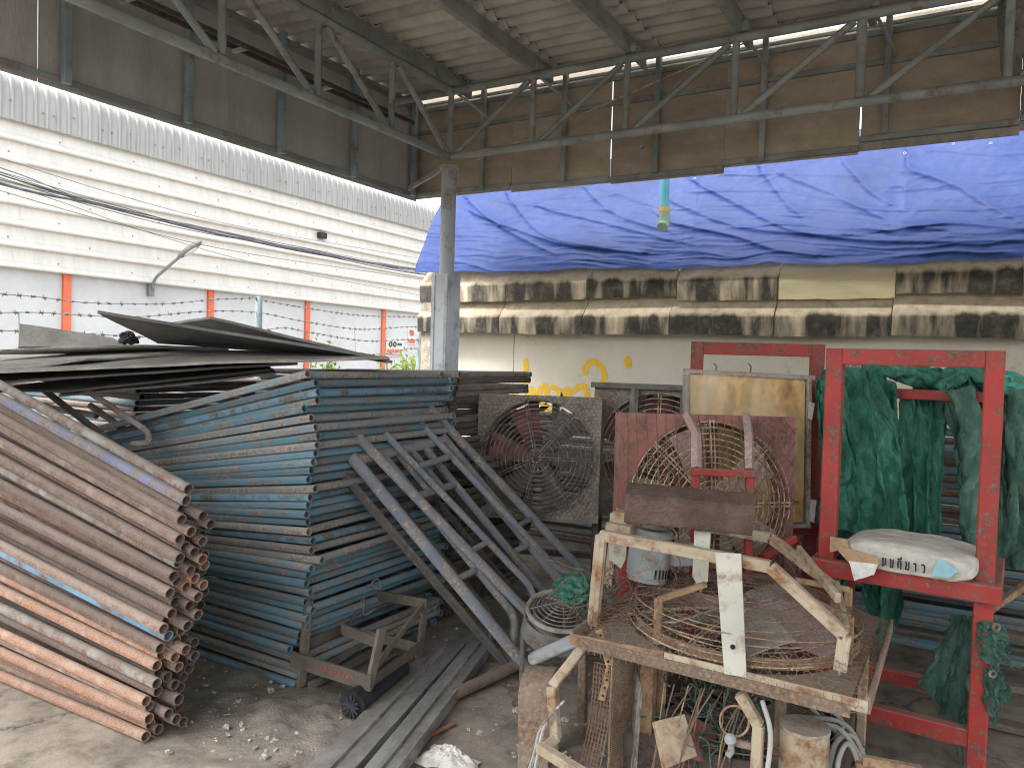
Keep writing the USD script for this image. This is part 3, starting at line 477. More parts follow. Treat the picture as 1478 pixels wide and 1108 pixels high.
part(tarp, 'sheet', grid(np.stack([X + 0 * tt, Y - disp, Z + .25 * disp * 0], -1)), L['tarp'], smooth=True)
eye_spots = [(1306, 221), (1376, 208), (1430, 207), (1003, 258)]
for x, y in eye_spots:
    p = PY(x, y, 7.83); part(tarp, 'eyelet', ring(p, (0, 1, -.4), .010, .004, 12, 5), L['galv'])
dp = thing('drain_pipe', 'short pale blue plastic drain pipe hanging in front of the blue tarpaulin', 'pipe', PY(960, 327, 7.3))
a, b, c_, d_ = PY(960, 236, 7.3), PY(959, 298, 7.3), PY(959, 316, 7.3), PY(958, 329, 7.3)
part(dp, 'pipe', pipe(a, b, .047, n=18), L['pvc'], smooth=40); part(dp, 'coupling', pipe(b - [0, 0, 0], c_, .053, n=18), L['pvc_joint'], smooth=40)
part(dp, 'tape', pipe(b + (c_ - b) * .1, b + (c_ - b) * .45, .0545, n=18), L['label_tape'], smooth=40); part(dp, 'end_elbow', tube(smooth_path([c_, c_ + [0, -.01, -.05], c_ + [0, -.05, -.09]], 8), .054, 16), L['pvc_joint'], smooth=40)
part(dp, 'hanger', rod(a, a + [0, -.65, .0], .012), L['galv'])

# ================================================================== WHITE WAREHOUSE across the lane
XW = -20.0
wh = thing('warehouse', 'large white metal clad warehouse with rounded eaves and orange pilasters', 'warehouse', (XW - 6, 18, 0))
Y0, Y1 = 3.0, 36.0
part(wh, 'wall', beam((XW - .1, Y0, 1.8), (XW - .1, Y1, 1.8), .2, 3.6, c=.01), L['grey_wall'])
for y in (7.2, 11.25, 15.63, 19.66, 23.78, 27.9, 32): part(wh, 'pilaster', beam((XW + .02, y, 0), (XW + .02, y, 3.55), .21, .12, (1, 0, 0), .008), L['orange'])
ncourse = 7; hc = (7.06 - 3.5) / ncourse
prof = [(.03, 0), (.13, .02), (.155, .06), (.15, .10), (.10, .16), (.085, .30), (.07, .5)]
for k in range(ncourse):
    z0 = 3.5 + hc * k
    for a, b in ((Y0, 10.2), (10.2, 16.2), (16.2, 22.2), (22.2, 28.2), (28.2, Y1)):
        pr = A([(.02, .03), (.15, -.01), (.20, .02), (.21, .07), (.16, .13), (.10, .18), (.06, hc * 1.05)]) * [1.0, 1]
        dz = rng.normal() * .006
        P = np.zeros((len(pr), 2, 3)); P[..., 0] = XW + pr[:, None, 0]; P[..., 2] = z0 + pr[:, None, 1] + dz; P[:, 0, 1] = a; P[:, 1, 1] = b - .006
        part(wh, 'siding_panel', slab(P, -.01), L['white_metal'], smooth=25)
sc = [trimesh.creation.box((.02, .035, .035), mat4((XW + .095, y + (.8 if k % 2 else 0), 3.5 + hc * k + .22), *np.eye(3))) for k in range(ncourse) for y in np.arange(9, 34, 2.0)]
sc += [trimesh.creation.box((.03, .03, .03), mat4((XW + .235, y + dy, z), *np.eye(3))) for y in np.arange(9, 34, 1.52) for dy, z in ((0, 7.35), (.25, 7.35), (.76, 7.45))]
part(wh, 'screw_heads', cat(sc), L['screw'], kind='stuff')
fp = [(.20, 7.0), (.20, 7.3), (.20, 7.6), (.20, 7.78)] + [(.20 - .42 * (1 - math.cos(t)), 7.78 + .42 * math.sin(t)) for t in np.linspace(.2, 1.35, 6)] + [(-.6, 8.26), (-1.6, 8.46), (-4.0, 8.94)]
fp = A(fp); RIBP = .27
for k in range(40):
    a = Y0 + k * 3 * RIBP
    if a > Y1: break
    yy = []; off = []
    for q in range(3):
        for dy, o in ((0, 0), (.03, .035), (.075, .035), (.105, 0), (.165, 0.004), (.20, 0.0)): yy.append(a + q * RIBP + dy); off.append(o)
    yy.append(a + 3 * RIBP); off.append(0.0); yy, off = A(yy), A(off)
    T = np.gradient(fp, axis=0); T /= np.linalg.norm(T, axis=1, keepdims=True); N = np.stack([T[:, 1], -T[:, 0]], 1)
    P = np.zeros((len(fp), len(yy), 3)); P[..., 0] = XW + fp[:, None, 0] + N[:, None, 0] * off; P[..., 2] = fp[:, None, 1] + N[:, None, 1] * off; P[..., 1] = yy
    part(wh, 'roof_sheet', grid(P), L['fascia'], smooth=20)
part(wh, 'ridge_cap', beam((XW - .9, 11.6, 8.52), (XW - .9, 12.6, 8.52), .45, .16), L['fascia'])
part(wh, 'end_wall', slab(A([[(XW + .1, Y0, 3.5), (XW - 9, Y0, 3.5)], [(XW + .1, Y0, 7.8), (XW - 9, Y0, 9.5)]]), .1), L['white_metal'])
q = PX(465, 340, XW + .2); fl = thing('flood_light', 'small dark flood light box fixed to the white siding', 'lamp', q)
part(fl, 'body', beam(q + [0, -.16, 0], q + [0, .16, 0], .16, .2), L['black']); part(fl, 'bracket', beam(q + [-.1, .22, -.08], q + [-.1, .22, .16], .05, .05, (1, 0, 0)), L['fascia'])
p0, p1 = PX(217, 425, XW + .08), PX(224, 402, XW + .25); p2, p3 = PX(262, 368, XW + .9), PX(284, 353, XW + 1.25)
sl = thing('street_lamp', 'grey street lamp on a bent arm fixed to the warehouse wall', 'street lamp', p0)
part(sl, 'bracket', beam(PX(217, 427, XW + .1), PX(218, 405, XW + .1), .16, .12, (1, 0, 0)), L['screw'])
part(sl, 'arm', tube(rounded_path([PX(220, 418, XW + .17), PX(223, 402, XW + .25), p2, p3], .25, 7), .042, 10), L['screw'], smooth=True)
d = unit(p3 - p2); e = p3 - d * .62; hd = trimesh.creation.icosphere(3, 1.0); hd.apply_scale([.42, .16, .10])
sd = unit(np.cross(d, [0, 0, 1])); M = mat4(e + d * .38, d, sd, np.cross(d, sd)); part(sl, 'lamp_head', placed(hd, M), L['screw'], smooth=True)
ln = trimesh.creation.icosphere(2, 1.0); ln.apply_scale([.26, .12, .07]); part(sl, 'lens', placed(ln, mat4(e + d * .42 + A([0, 0, -.07]), d, sd, np.cross(d, sd))), L['paper'], smooth=True)
sg = thing('warning_sign', 'white rectangular sign with dark round marks and an orange line of lettering', 'sign', PX(570, 512, XW + .03))
def on_wall(px, py, dx=.03): return PX(px, py, XW + dx)
ps = [on_wall(557.5, 488.5), on_wall(582, 488.5), on_wall(582, 514), on_wall(557.5, 514)]
part(sg, 'board', slab(bilinear(ps, 2, 2), .02), L['paper'])
for cx, r in ((564, .085), (570, .085)):
    c = on_wall(cx, 496.5, .055); part(sg, 'round_mark', ring(c, (1, 0, 0), r, .025, 18, 4), L['sign_black'])
part(sg, 'dark_mark', beam(on_wall(574, 496.5, .05), on_wall(580, 497, .05), .02, .09), L['sign_black'])
for k in range(6): part(sg, 'orange_letter', beam(on_wall(559.5 + 3.6 * k, 506, .05), on_wall(561.6 + 3.6 * k, 506 + (k % 2), .05), .02, .13), L['sign_red'])
part(sg, 'orange_line', beam(on_wall(559.5, 510.8, .05), on_wall(580.5, 511.6, .05), .02, .03), L['sign_red'])
s2 = thing('no_smoking_sign', 'small white sign with a red ring above a red rectangle', 'sign', on_wall(594, 496))
part(s2, 'board', slab(bilinear([on_wall(589, 473, .02), on_wall(600, 473, .02), on_wall(600, 497, .02), on_wall(589, 497, .02)], 2, 2), .02), L['paper'])
part(s2, 'red_ring', ring(on_wall(594.5, 480, .05), (1, 0, 0), .10, .025, 20, 4), L['sign_red']); part(s2, 'slash', beam(on_wall(591.5, 476.5, .05), on_wall(597.5, 483.5, .05), .02, .035), L['sign_red']); part(s2, 'red_panel', beam(on_wall(590, 492, .05), on_wall(599, 492.6, .05), .02, .13), L['sign_red'])
# overhead cables along the lane
cb = thing('overhead_cables', 'bundle of dark overhead cables sagging along the lane before the white siding', 'cables', PX(300, 335, -16.5))
base_line = [(-260, 165), (0, 257), (150, 297), (300, 333), (450, 364), (600, 391), (760, 412)]
for k in range(12):
    R = np.random.default_rng(k + 200); pts = [PX(x, y + R.normal() * (1.8 + 3.2 * math.exp(-max(x, -100) / 130)) - (x / 60 - 2) * 0 + (k - 6) * .9 * math.exp(-x / 500), -16.5 + R.normal() * .1) for x, y in base_line]
    part(cb, 'cable', tube(smooth_path(pts, 36), .007 + .006 * R.random(), 5), L['cable'], smooth=True)
for k, (s, e) in enumerate((((0, 228), (600, 372)), ((0, 275), (600, 402)), ((60, 282), (600, 425)))):
    pts = [PX(s[0] - 200, s[1] - 62, -16.5)] + [PX(s[0] + (e[0] - s[0]) * t, s[1] + (e[1] - s[1]) * t + 16 * math.sin(math.pi * t), -16.5) for t in (0, .3, .6, 1)] + [PX(720, e[1] + 22, -16.5)]
    part(cb, 'thin_cable', tube(smooth_path(pts, 30), .007, 4), L['cable'], smooth=True)

# ================================================================== BARBED WIRE FENCE
XF = -7.2
fc = thing('barbed_wire_fence', 'barbed wire fence on blue grey posts behind the stacked scaffolding', 'fence', (XF, 8, 0))
pa, pb = PX(374, 430, XF), PX(606, 455, XF); dy = pb[1] - pa[1]
fpost = [A([XF, pa[1] + dy * k, 0]) for k in range(-2, 3)]
part(fc, 'base_wall', beam((XF - .02, fpost[0][1] - 1, .45), (XF - .02, fpost[-1][1] + 2, .45), .12, .9), L['rough_concrete'])
for k, p in enumerate(fpost):
    if k in (1, 2, 3): part(fc, 'post', pipe(p, p + [0, 0, pa[2] + (.02 if k == 2 else 0)], .04, n=14), L['fence_post'], smooth=40)
wires = [[(-60, 420), (0, 424), (60, 429), (130, 437), (240, 438), (310, 432), (372, 430), (374, 432), (440, 444), (520, 455), (604, 458), (680, 468)],
         [(-60, 450), (0, 451), (60, 451), (140, 456), (200, 457), (300, 449), (372, 451), (440, 464), (520, 475), (604, 472), (680, 484)],
         [(-60, 476), (0, 477), (100, 480), (200, 486), (280, 487), (372, 478), (410, 473), (450, 480), (530, 492), (604, 490), (680, 500)],
         [(-60, 508), (0, 506), (200, 506), (372, 500), (450, 505), (510, 511), (560, 510), (604, 503), (680, 520)]]
for q in wires:
    P = smooth_path([PX(x, y, XF) for x, y in q], 120); ms = [tube(P, .0042, 4)]
    Ls = np.concatenate([[0], np.cumsum(np.linalg.norm(np.diff(P, axis=0), axis=1))])
    for s in np.cumsum(.09 + .05 * rng.random(int(Ls[-1] / .115))):
        c = A([np.interp(s, Ls, P[:, i]) for i in range(3)]); R = rng.normal(size=3); v = unit(R * [.6, .5, 1]) * (.02 + .014 * rng.random())
        ms += [rod(c - v, c + v, .0035, 3), rod(c - [v[0], .02, -v[2] * .6], c + [v[0], .02, -v[2] * .6], .0035, 3), tube([c - [0, .016, 0], c + [0.001, .016, 0]], .011, 5)]
    part(fc, 'barbed_wire', cat(ms), L['barb'])
for x, y0, y1 in ((512, 475, 510), (27, 450, 480)): part(fc, 'tie_wire', rod(PX(x, y0, XF), PX(x + 1, y1, XF), .004, 4), L['barb'])
def shrub(name, label, c, n, spread, seed):
    R = np.random.default_rng(seed); t = thing(name, label, 'plant', (c[0], c[1], 0))
    ms, st = [], []
    for s in range(5):
        tip = A(c) + R.normal(size=3) * [spread * .6, spread, .06]; root = A([c[0] + R.normal() * .08, c[1] + R.normal() * .08, 0]); path = smooth_path([root, (root + tip) / 2 + R.normal(size=3) * .06, tip], 8); st.append(tube(path, [.012 * (1 - .7 * i / (len(path) - 1)) for i in range(len(path))], 5))
        for k in range(n):
            q = path[-1] + (path[-3] - path[-1]) * R.random() * 1.6 + R.normal(size=3) * .07; d = unit(R.normal(size=3) + [0, 0, .4]); s_ = unit(np.cross(d, R.normal(size=3))); l = .05 + .05 * R.random()
            ms.append(tm([q, q + d * l * .5 + s_ * l * .28, q + d * l, q + d * l * .5 - s_ * l * .28], [[0, 1, 2], [0, 2, 3]]))
    part(t, 'stem', cat(st), L['wood']); part(t, 'foliage', cat(ms), L['leaf'])
shrub('shrub', 'tuft of yellow green leaves above the left end of the stacked frames by the fence', PX(461, 503, XF - .5), 40, .22, 1)
shrub('shrub', 'yellow green plant between the two fence posts above the blue frames', PX(566, 524, XF - .6), 60, .3, 2)
shrub('shrub', 'small green plant at the foot of the pale fence post near the pillar', PX(601, 520, XF - .7), 40, .12, 3)

# ================================================================== STACKED SCAFFOLD FRAMES
def scaffold_frame(name, label, group, look, M, length=1.72, width=1.10, r=.0197, shift=0.0, full=True):
    """origin: the near right corner of the frame, legs run along -x, crossbars along +y"""
    t = thing(name, label, 'scaffold frame', M=M, group=group)
    for y in (0, width): part(t, 'leg', pipe((.035, y, 0), (-length, y, 0), r, n=12, deep=.12), look, smooth=40, local=True)
    for x in (0, -length + .35): part(t, 'crossbar', rod((x, r * .9, .0), (x, width - r * .9, .0), r * .98, 12), look, smooth=40, local=True)
    if full:
        part(t, 'inner_bar', tube(rounded_path([(-r, .30, 0), (-length + .6, .30, 0), (-length + .6, .02, 0)], .12), .0125, 8), look, smooth=True, local=True)
        part(t, 'inner_bar', tube(rounded_path([(-r, width - .30, 0), (-length + .6, width - .30, 0), (-length + .6, width - .02, 0)], .12), .0125, 8), look, smooth=True, local=True)
    return t
def Mframe(p, tilt, yaw, roll=0.0):
    cy, sy = math.cos(yaw), math.sin(yaw); ct, st = math.cos(tilt), math.sin(tilt)
    Rz = A([[cy, -sy, 0], [sy, cy, 0], [0, 0, 1]]); Ry = A([[ct, 0, -st], [0, 1, 0], [st, 0, ct]]); Rx = A([[1, 0, 0], [0, math.cos(roll), -math.sin(roll)], [0, math.sin(roll), math.cos(roll)]])
    M = np.eye(4); M[:3, :3] = Rz @ Rx @ Ry; M[:3, 3] = p; return M
def frame_stack(name, what, group, looks, corner, n, pitch, tilt_top, seed, width=1.10, length=1.72, jx=.022, start=.2, lean=(0, 0), full=True):
    R = np.random.default_rng(seed); protos = {}; walk = 0.0
    for k in range(n):
        f = k / (n - 1); walk = walk * .75 + R.normal() * jx
        tilt = tilt_top * max(0, (f - start) / (1 - start)) + R.normal() * .004
        p = A([corner[0] + walk + lean[0] * f, corner[1] + (k % 2) * .016 + R.normal() * .005 + lean[1] * f, .0215 + pitch * k])
        M = Mframe(p, tilt, R.normal() * .012, R.normal() * .007); j = int(R.choice(len(looks), p=[.6, .4] if len(looks) == 2 else [.45, .35, .2]))
        d = n - k; label = what.format('topmost' if d == 1 else 'bottom' if k == 0 else nth(d)) + ('' if d == 1 or k == 0 else ' from the top')
        if j not in protos: protos[j] = scaffold_frame(name, label, group, looks[j], M, length, width, full=full)
        else: copy_of(protos[j], M, label)
frame_stack('blue_scaffold_frame', 'faded blue tubular scaffold frame in the tall corner stack, {}', 'blue scaffold frames stacked beside the rusty pipes', BLUE, (-2.725, 2.63), 37, .0412, .225, 11, lean=(.03, 0), jx=.034, full=False)
frame_stack('brown_scaffold_frame', 'dusty brown scaffold frame in the stack behind the blue one, {}', 'brown scaffold frames stacked behind the blue ones', BROWN, (-2.74, 3.92), 37, .0412, .02, 12, width=.90, jx=.04, lean=(0, 0), full=False)
frame_stack('pale_scaffold_frame', 'pale dusty scaffold frame in the low stack behind the square fan, {}', 'scaffold frames stacked low behind the square fan', [BLUE[1], BROWN[1]], (-2.35, 6.15), 26, .0412, .0, 13, width=1.1, jx=.03, full=False)
frame_stack('dark_scaffold_frame', 'dark blue scaffold frame in the shaded stack behind the red rack, {}', 'scaffold frames in the shade behind the red rack', [BLUE[0], BROWN[0]], (.95, 5.0), 30, .0412, .0, 14, width=1.0, length=2.0, jx=.03, full=False)

frame_stack('old_scaffold_frame', 'shaded old scaffold frame in the stack under the far left boards, {}', 'scaffold frames stacked in the shade under the left boards', [BROWN[0], BLUE[0]], (-4.62, 3.05), 34, .0412, .0, 15, width=1.3, length=1.9, jx=.03, full=False)
# ---- rusty pipes at the left
nP = 28
for row in range(3):
    for k in range(nP - 3 * row):
        f = k / (nP - 1); R = np.random.default_rng(900 + row * 50 + k)
        zr = .027 + 1.03 * f + R.normal() * .005; zl = zr + .36 * f ** .9 + R.normal() * .006
        xr = -2.83 + .24 * f + R.normal() * .024 + (0, .035, .01)[row]; y = 1.93 + (k % 2) * .028 + row * (.062 + .006 * R.normal()) + R.normal() * .004
        if row: zr += .012; zl += .016
        slope = (zl - zr) / 1.45; xl = -4.75
        p1 = A([xr, y, zr]); p0 = A([xl, y + R.normal() * .02, zr + slope * (xr - xl)])
        look = RUST[int(R.choice(3, p=[.45, .3, .25]))]; col = 'rusty'
        if row == 0 and k == 11: look, col = L['pipe_blue'], 'pale sky blue'
        elif row == 0 and k == 26: look, col = L['pipe_indigo'], 'dull blue'
        elif row == 0 and k in (27, 19, 6): look, col = L['pipe_grey'], 'grey and rust flecked'
        elif row == 0 and f < .42 and R.random() < .55: look = RUST[2]
        where = ('front row, ' if row == 0 else ('row behind the front one, ', 'third row back, ')[row - 1]) + (nth(k + 1) + ' from the ground' if k else 'lying on the ground')
        solo('steel_pipe', f'{col} steel pipe of the left pile, {where}', 'pipe', pipe(p0, p1, .0222, .004, 14, .2), look, smooth=40, group='steel pipes piled at the left')

# ---- dark boards lying over the stacks
def board(label, c, t=.012, look='plate', amp=.02, seed=0):
    solo('old_board', label, 'board', slab(warped(c, 12, 18, amp, seed, 1.6), t), L[look], group='old boards lying on top of the stacks')
board('long dark board whose pointed left tip sticks up highest over the stacks', [PD(140, 453, 4.0), PD(562, 521, 4.25), PD(520, 519, 5.2), PD(228, 496, 4.9)], .016, seed=1)
board('dark board with a peaked ridge lying just behind the one with the raised tip', [PD(232, 470, 5.2), PD(303, 460, 4.7), PD(566, 524, 4.6), PD(470, 512, 5.5)], .016, seed=2)
board('short dark board sloping at the far left above the rusty pipes', [PD(27, 470, 4.6), PD(26, 503, 4.5), PD(190, 503, 4.9), PD(160, 490, 5.0)], .016, seed=3)
board('flat dark board with a pale edge at the far left below the short sloping one', [PD(-60, 512, 4.0), PD(100, 497, 4.5), PD(330, 506, 5.0), PD(250, 508, 5.4)], .018, 'plate_edge', seed=4)
board('wide board whose long pale front edge runs to the corner of the blue stack', [PD(-70, 541, 3.75), PD(560, 517, 3.95), PD(520, 512, 4.9), PD(-40, 506, 4.9)], .014, 'plate_edge', .03, seed=5)
board('dark board right under the wide board with the long pale edge', [PD(-80, 556, 3.85), PD(430, 527, 4.05), PD(420, 517, 4.9), PD(-50, 520, 4.9)], .012, 'plate', .035, seed=6)
board('splintered board showing a pale torn edge over the middle of the rusty pipes', [PD(-80, 548, 3.7), PD(125, 520, 3.95), PD(300, 514, 4.8), PD(-40, 514, 4.8)], .010, 'plate_edge', .05, seed=7)
board('lowest dark board hanging below the others above the bent grey tube', [PD(-30, 566, 4.1), PD(95, 566, 4.15), PD(395, 535, 4.35), PD(330, 520, 5.0)], .014, 'plate', .03, seed=8)
board('thin board with a pale edge lowest over the gap beside the blue stack', [PD(85, 573, 4.2), PD(400, 541, 4.25), PD(380, 526, 4.9), PD(120, 540, 4.9)], .012, 'plate_edge', .03, seed=9)
bl = trimesh.creation.icosphere(4, .05); bl.vertices *= (1 + 1.3 * (meshkit.fbm(bl.vertices * 34, 4, 4) - .5))[:, None] * A([1.25, 1, .72]); bl.apply_translation(PD(185, 488, 4.6)); bl.apply_scale([1, 1, 1])
solo('rag_lump', 'small dark crumpled lump lying on the boards below the raised tip', 'lump', bl, L['black'], smooth=True)
solo('bent_tube', 'grey bent tube with a hooked end between the rusty pipes and blue stack', 'tube', tube(rounded_path([PD(120, 560, 4.2), PD(214, 622, 4.05), PD(216, 640, 4.0), PD(190, 640, 4.0)], .07), .016, 10), L['pipe_grey'], smooth=True)
for k, (a, b) in enumerate((((60, 560, 4.4), (190, 660, 4.1)), ((130, 585, 4.5), (230, 655, 4.3)), ((20, 580, 4.6), (140, 600, 4.5)))):
    solo('loose_tube', ['grey loose tube below the boards, the one nearest the rusty pipes', 'grey loose tube below the boards, ending against the blue stack', 'grey loose tube below the boards, lying farthest left'][k], 'tube', pipe(PD(*a), PD(*b), .019, n=10), L['pipe_grey'] if k else BROWN[1], smooth=40)

# ---- leaning frames
def leaning(label, TL, wv, lv, look, r=.02, stubs=True):
    """top-left corner, width vector, leg vector"""
    TL, wv, lv = A(TL), A(wv), A(lv); t = thing('leaning_scaffold_frame', label, 'scaffold frame', TL + lv, group='scaffold frames leaning against the stacks')
    P = lambda a, b: TL + wv * a + lv * b
    part(t, 'leg', pipe(P(0, -.02), P(0, 1), r, n=12), look, smooth=40); part(t, 'leg', pipe(P(1, -.02), P(1, 1), r, n=12), look, smooth=40)
    part(t, 'top_bar', rod(P(0.02, 0), P(.98, 0), r * .95, 12), look, smooth=40)
    part(t, 'second_bar', rod(P(.27, .20), P(.73, .20), r * .7, 10), look, smooth=40)
    for a in (.27, .73): part(t, 'inner_bar', tube(rounded_path([P(a, .01), P(a, .78), P(a + (-.25 if a < .5 else .25), .86)], .09), r * .75, 8), look, smooth=True)
    for a, b in ((.42, .20), (.58, .20)):
        if stubs: part(t, 'short_bar', rod(P(a, .01), P(a, .20), r * .55, 8), look, smooth=40)
    for b in (.55,):
        part(t, 'rung', rod(P(.02, b), P(.27, b), r * .6, 8), look, smooth=40); part(t, 'rung', rod(P(.73, b), P(.98, b), r * .6, 8), look, smooth=40)
leaning('slate blue scaffold frame leaning nearest the camera against the blue stack', PX(512, 664, -2.63), A([.03, .73, .05]), A([.80, .50, -1.09]), L['ladder_blue'], .031)
leaning('slate blue scaffold frame leaning just behind the nearest leaning frame', PX(505, 618, -2.66), A([-.02, .72, .06]), A([.86, .74, -1.16]), L['ladder_blue'], .026, False)
leaning('dark frame leaning lowest beneath the two slate blue leaning frames', PX(500, 690, -2.66), A([-.02, .66, .04]), A([.72, .46, -.96]), L['ladder_dark'], .024, False)

# ---- wooden crate
crate = thing('wooden_crate', 'broken open crate of grey timber slats beside the blue stack', 'crate', (-2.5, 3.0, 0))
cp = lambda x, y, d: PD(x, y, d)
crb = lambda n, a, b, w=.045, h=.016, lk='wood', hint=(0, 0, 1): part(crate, n, beam(a, b, h, w, hint, .002), L[lk])
crb('corner_post', cp(434, 990, 3.66), cp(446, 866, 3.66), .018, .05); crb('corner_post', cp(526, 1022, 3.46), cp(551, 906, 3.46), .018, .05); crb('corner_post', cp(604, 948, 4.0), cp(614, 868, 4.0), .018, .045); crb('corner_post', cp(508, 935, 4.2), cp(518, 852, 4.2), .018, .045)
crb('front_slat', cp(421, 950, 3.63), cp(536, 986, 3.43), .072); crb('side_slat', cp(533, 984, 3.47), cp(611, 930, 3.95), .05); crb('side_slat', cp(536, 968, 3.50), cp(613, 869, 4.0), .03)
crb('inner_slat', cp(494, 907, 3.75), cp(550, 929, 3.5), .05); crb('back_slat', cp(512, 852, 4.18), cp(616, 871, 3.98), .05); crb('back_slat', cp(515, 912, 4.1), cp(606, 935, 3.95), .05)
crb('left_slat', cp(440, 930, 3.7), cp(512, 900, 4.15), .055); crb('left_slat', cp(436, 985, 3.68), cp(530, 922, 4.1), .05); crb('left_slat', cp(446, 990, 3.66), cp(540, 940, 4.05), .04)
for k in range(9):
    a = cp(458 + 6.2 * k, 965.5 + 1.95 * k, 3.552 - .0108 * k); part(crate, 'stencil_mark', beam(a + [0, 0, .002 + .003 * (k % 3)], a + [.004, 0, .012 + .006 * ((k * 7) % 3)], .012 + .006 * (k % 2), .003, (0, 1, 0), .0005), L['stencil'])
solo('wire_scribble', 'loop of dark wire snagged on the back of the timber crate', 'wire', tube(smooth_path([cp(520, 860, 4.05), cp(505, 900, 4.0), cp(530, 850, 4.0), cp(545, 835, 4.0), cp(548, 850, 3.98), cp(530, 845, 4.0), cp(525, 885, 4.0), cp(540, 880, 4.0)], 50), .004, 5), L['barb'])
v = []
for a in np.linspace(0, 2 * np.pi, 24, endpoint=False): v.append((.062 * (1 + .08 * math.sin(5 * a)) * math.cos(a), .062 * (1 + .08 * math.sin(5 * a)) * math.sin(a)))
e0 = PZ(508, 1018, .06); e1 = e0 + A([-.08, .42, .01])
slv = thing('black_roll', 'crumpled black plastic roll on the ground under the crate', 'roll', (*e0[:2], 0))
part(slv, 'roll', prism(e0, e1, v), L['black'], smooth=50); part(slv, 'torn_end', cat([rod(e0 + [0, -.003, 0], e0 + A([.05 * math.cos(a), -.012, .05 * math.sin(a)]), .006, 4) for a in np.arange(0, 6.2, .52)]), L['ink'])

# ---- steel channels and pipes on the ground
def channel(label, a, b, w, h):
    t = thing('steel_channel', label, 'steel channel', (a + b) / 2 * [1, 1, 0], group='long steel channels lying on the ground'); d = unit(b - a); s = unit(np.cross(d, [0, 0, 1])); z = A([0, 0, 1.0])
    part(t, 'web', beam(a + z * h, b + z * h, w, .006, c=.001), L['channel'])
    for k in (-1, 1): part(t, 'flange', beam(a + s * k * (w / 2 - .003) + z * h / 2, b + s * k * (w / 2 - .003) + z * h / 2, .006, h - .006, c=.001), L['channel'])
    part(t, 'lip', prism(a + s * .0 + z * (h + .010), b + z * (h + .010), [(-.012, -.007), (.012, -.007), (.009, .006), (-.009, .006)]), L['channel'])
ca, cb_ = PZ(455, 1130, .05), PZ(650, 925, .05); ca2, cb2 = PZ(520, 1130, .09), PZ(700, 905, .09)
channel('wide grey steel channel lying on the ground, left of the pair below the crate', ca * [1, 1, 0], cb_ * [1, 1, 0], .175, .045)
channel('grey steel channel with a raised lip, right of the pair below the crate', ca2 * [1, 1, 0] + [0.01, 0, 0], cb2 * [1, 1, 0] + [0.02, 0, 0], .125, .06)
solo('ground_pipe', 'rusty steel pipe on the ground running from the channels to under the fan pile', 'pipe', pipe(PZ(612, 1022, .03), PZ(765, 950, .05), .029, n=14), RUST[0], smooth=40)
solo('ground_pipe', 'grey blue pipe propped under the fan frame right of the leaning frame foot', 'pipe', pipe(PD(770, 950, 3.5), PD(850, 915, 3.15), .03, n=14), L['galv'], smooth=40)
solo('thin_rod', 'thin reddish rod lying on the ground beside the steel channel', 'rod', rod(PZ(548, 1097, .01), PZ(656, 1043, .012), .009, 8), L['red_dull'])
# rag
rp = PZ(648, 1100, 0); uu, vv = np.meshgrid(np.linspace(-1, 1, 40), np.linspace(-1, 1, 40), indexing='ij')
rr = np.sqrt(uu ** 2 + vv ** 2); hz = np.clip(1.05 - rr, 0, 1) ** .6 * .055 * (.4 + 1.2 * meshkit.fbm(np.stack([uu * 4, vv * 4, 0 * uu], -1), 4, 8)) + .03 * ridge(meshkit.fbm(np.stack([uu * 2.2, vv * 2.2, 0 * uu], -1), 3, 6) * 5) * np.clip(1 - rr, 0, 1)
wob = 1 + .35 * (meshkit.noise(np.stack([np.arctan2(uu, vv) * 2.2, 0 * uu, 0 * uu], -1), 5) - .5)
solo('crumpled_rag', 'crumpled dirty white rag on the ground beside the rusty strip', 'rag', grid(np.stack([rp[0] + uu * .12 * wob, rp[1] + vv * .075 * wob, .004 + hz * .8], -1)), L['rag'], smooth=60)
# soil and rubble at the foot of the blue stack
uu, vv = np.meshgrid(np.linspace(0, 1, 90), np.linspace(0, 1, 60), indexing='ij'); mx, my = -3.3 + 1.55 * uu, 2.05 + .75 * vv
env = np.clip(np.minimum(np.minimum(uu, 1 - uu) * 3.2, np.minimum(vv, 1 - vv) * 3), 0, 1); mz = ground_z(mx, my) - .006 + .075 * env * np.clip(meshkit.fbm(np.stack([mx * 5, my * 5, 0 * mx], -1), 5, 31) * 1.6 - .45, 0, 1)
solo('soil', 'dark crumbly soil spread at the foot of the blue stack', 'soil', grid(np.stack([mx, my, mz], -1)), L['soil'], smooth=True, kind='stuff')
R = np.random.default_rng(77); ms = []; ico = trimesh.creation.icosphere(1, 1.0)
for k in range(750):
    if k < 230: x, y = -2.55 + R.normal() * .33, 2.36 + R.normal() * .17
    else: x, y = -3.6 + 3.0 * R.random(), 1.9 + 1.9 * R.random()
    s = .0028 + .012 * R.random() ** 5 + (.012 if R.random() < .012 else 0); m = ico.copy(); m.vertices = m.vertices * (1 + .35 * R.normal(size=(len(m.vertices), 1))) * [s, s * (.7 + .6 * R.random()), s * .7]; m.apply_translation((x, y, float(ground_z(A([x]), A([y]))[0]) + s * .3 + (.016 if k < 230 else 0))); ms.append(m)
solo('rubble', 'scattered pale chips of mortar and gravel on the concrete', 'rubble', cat(ms), L['rubble'], kind='stuff')

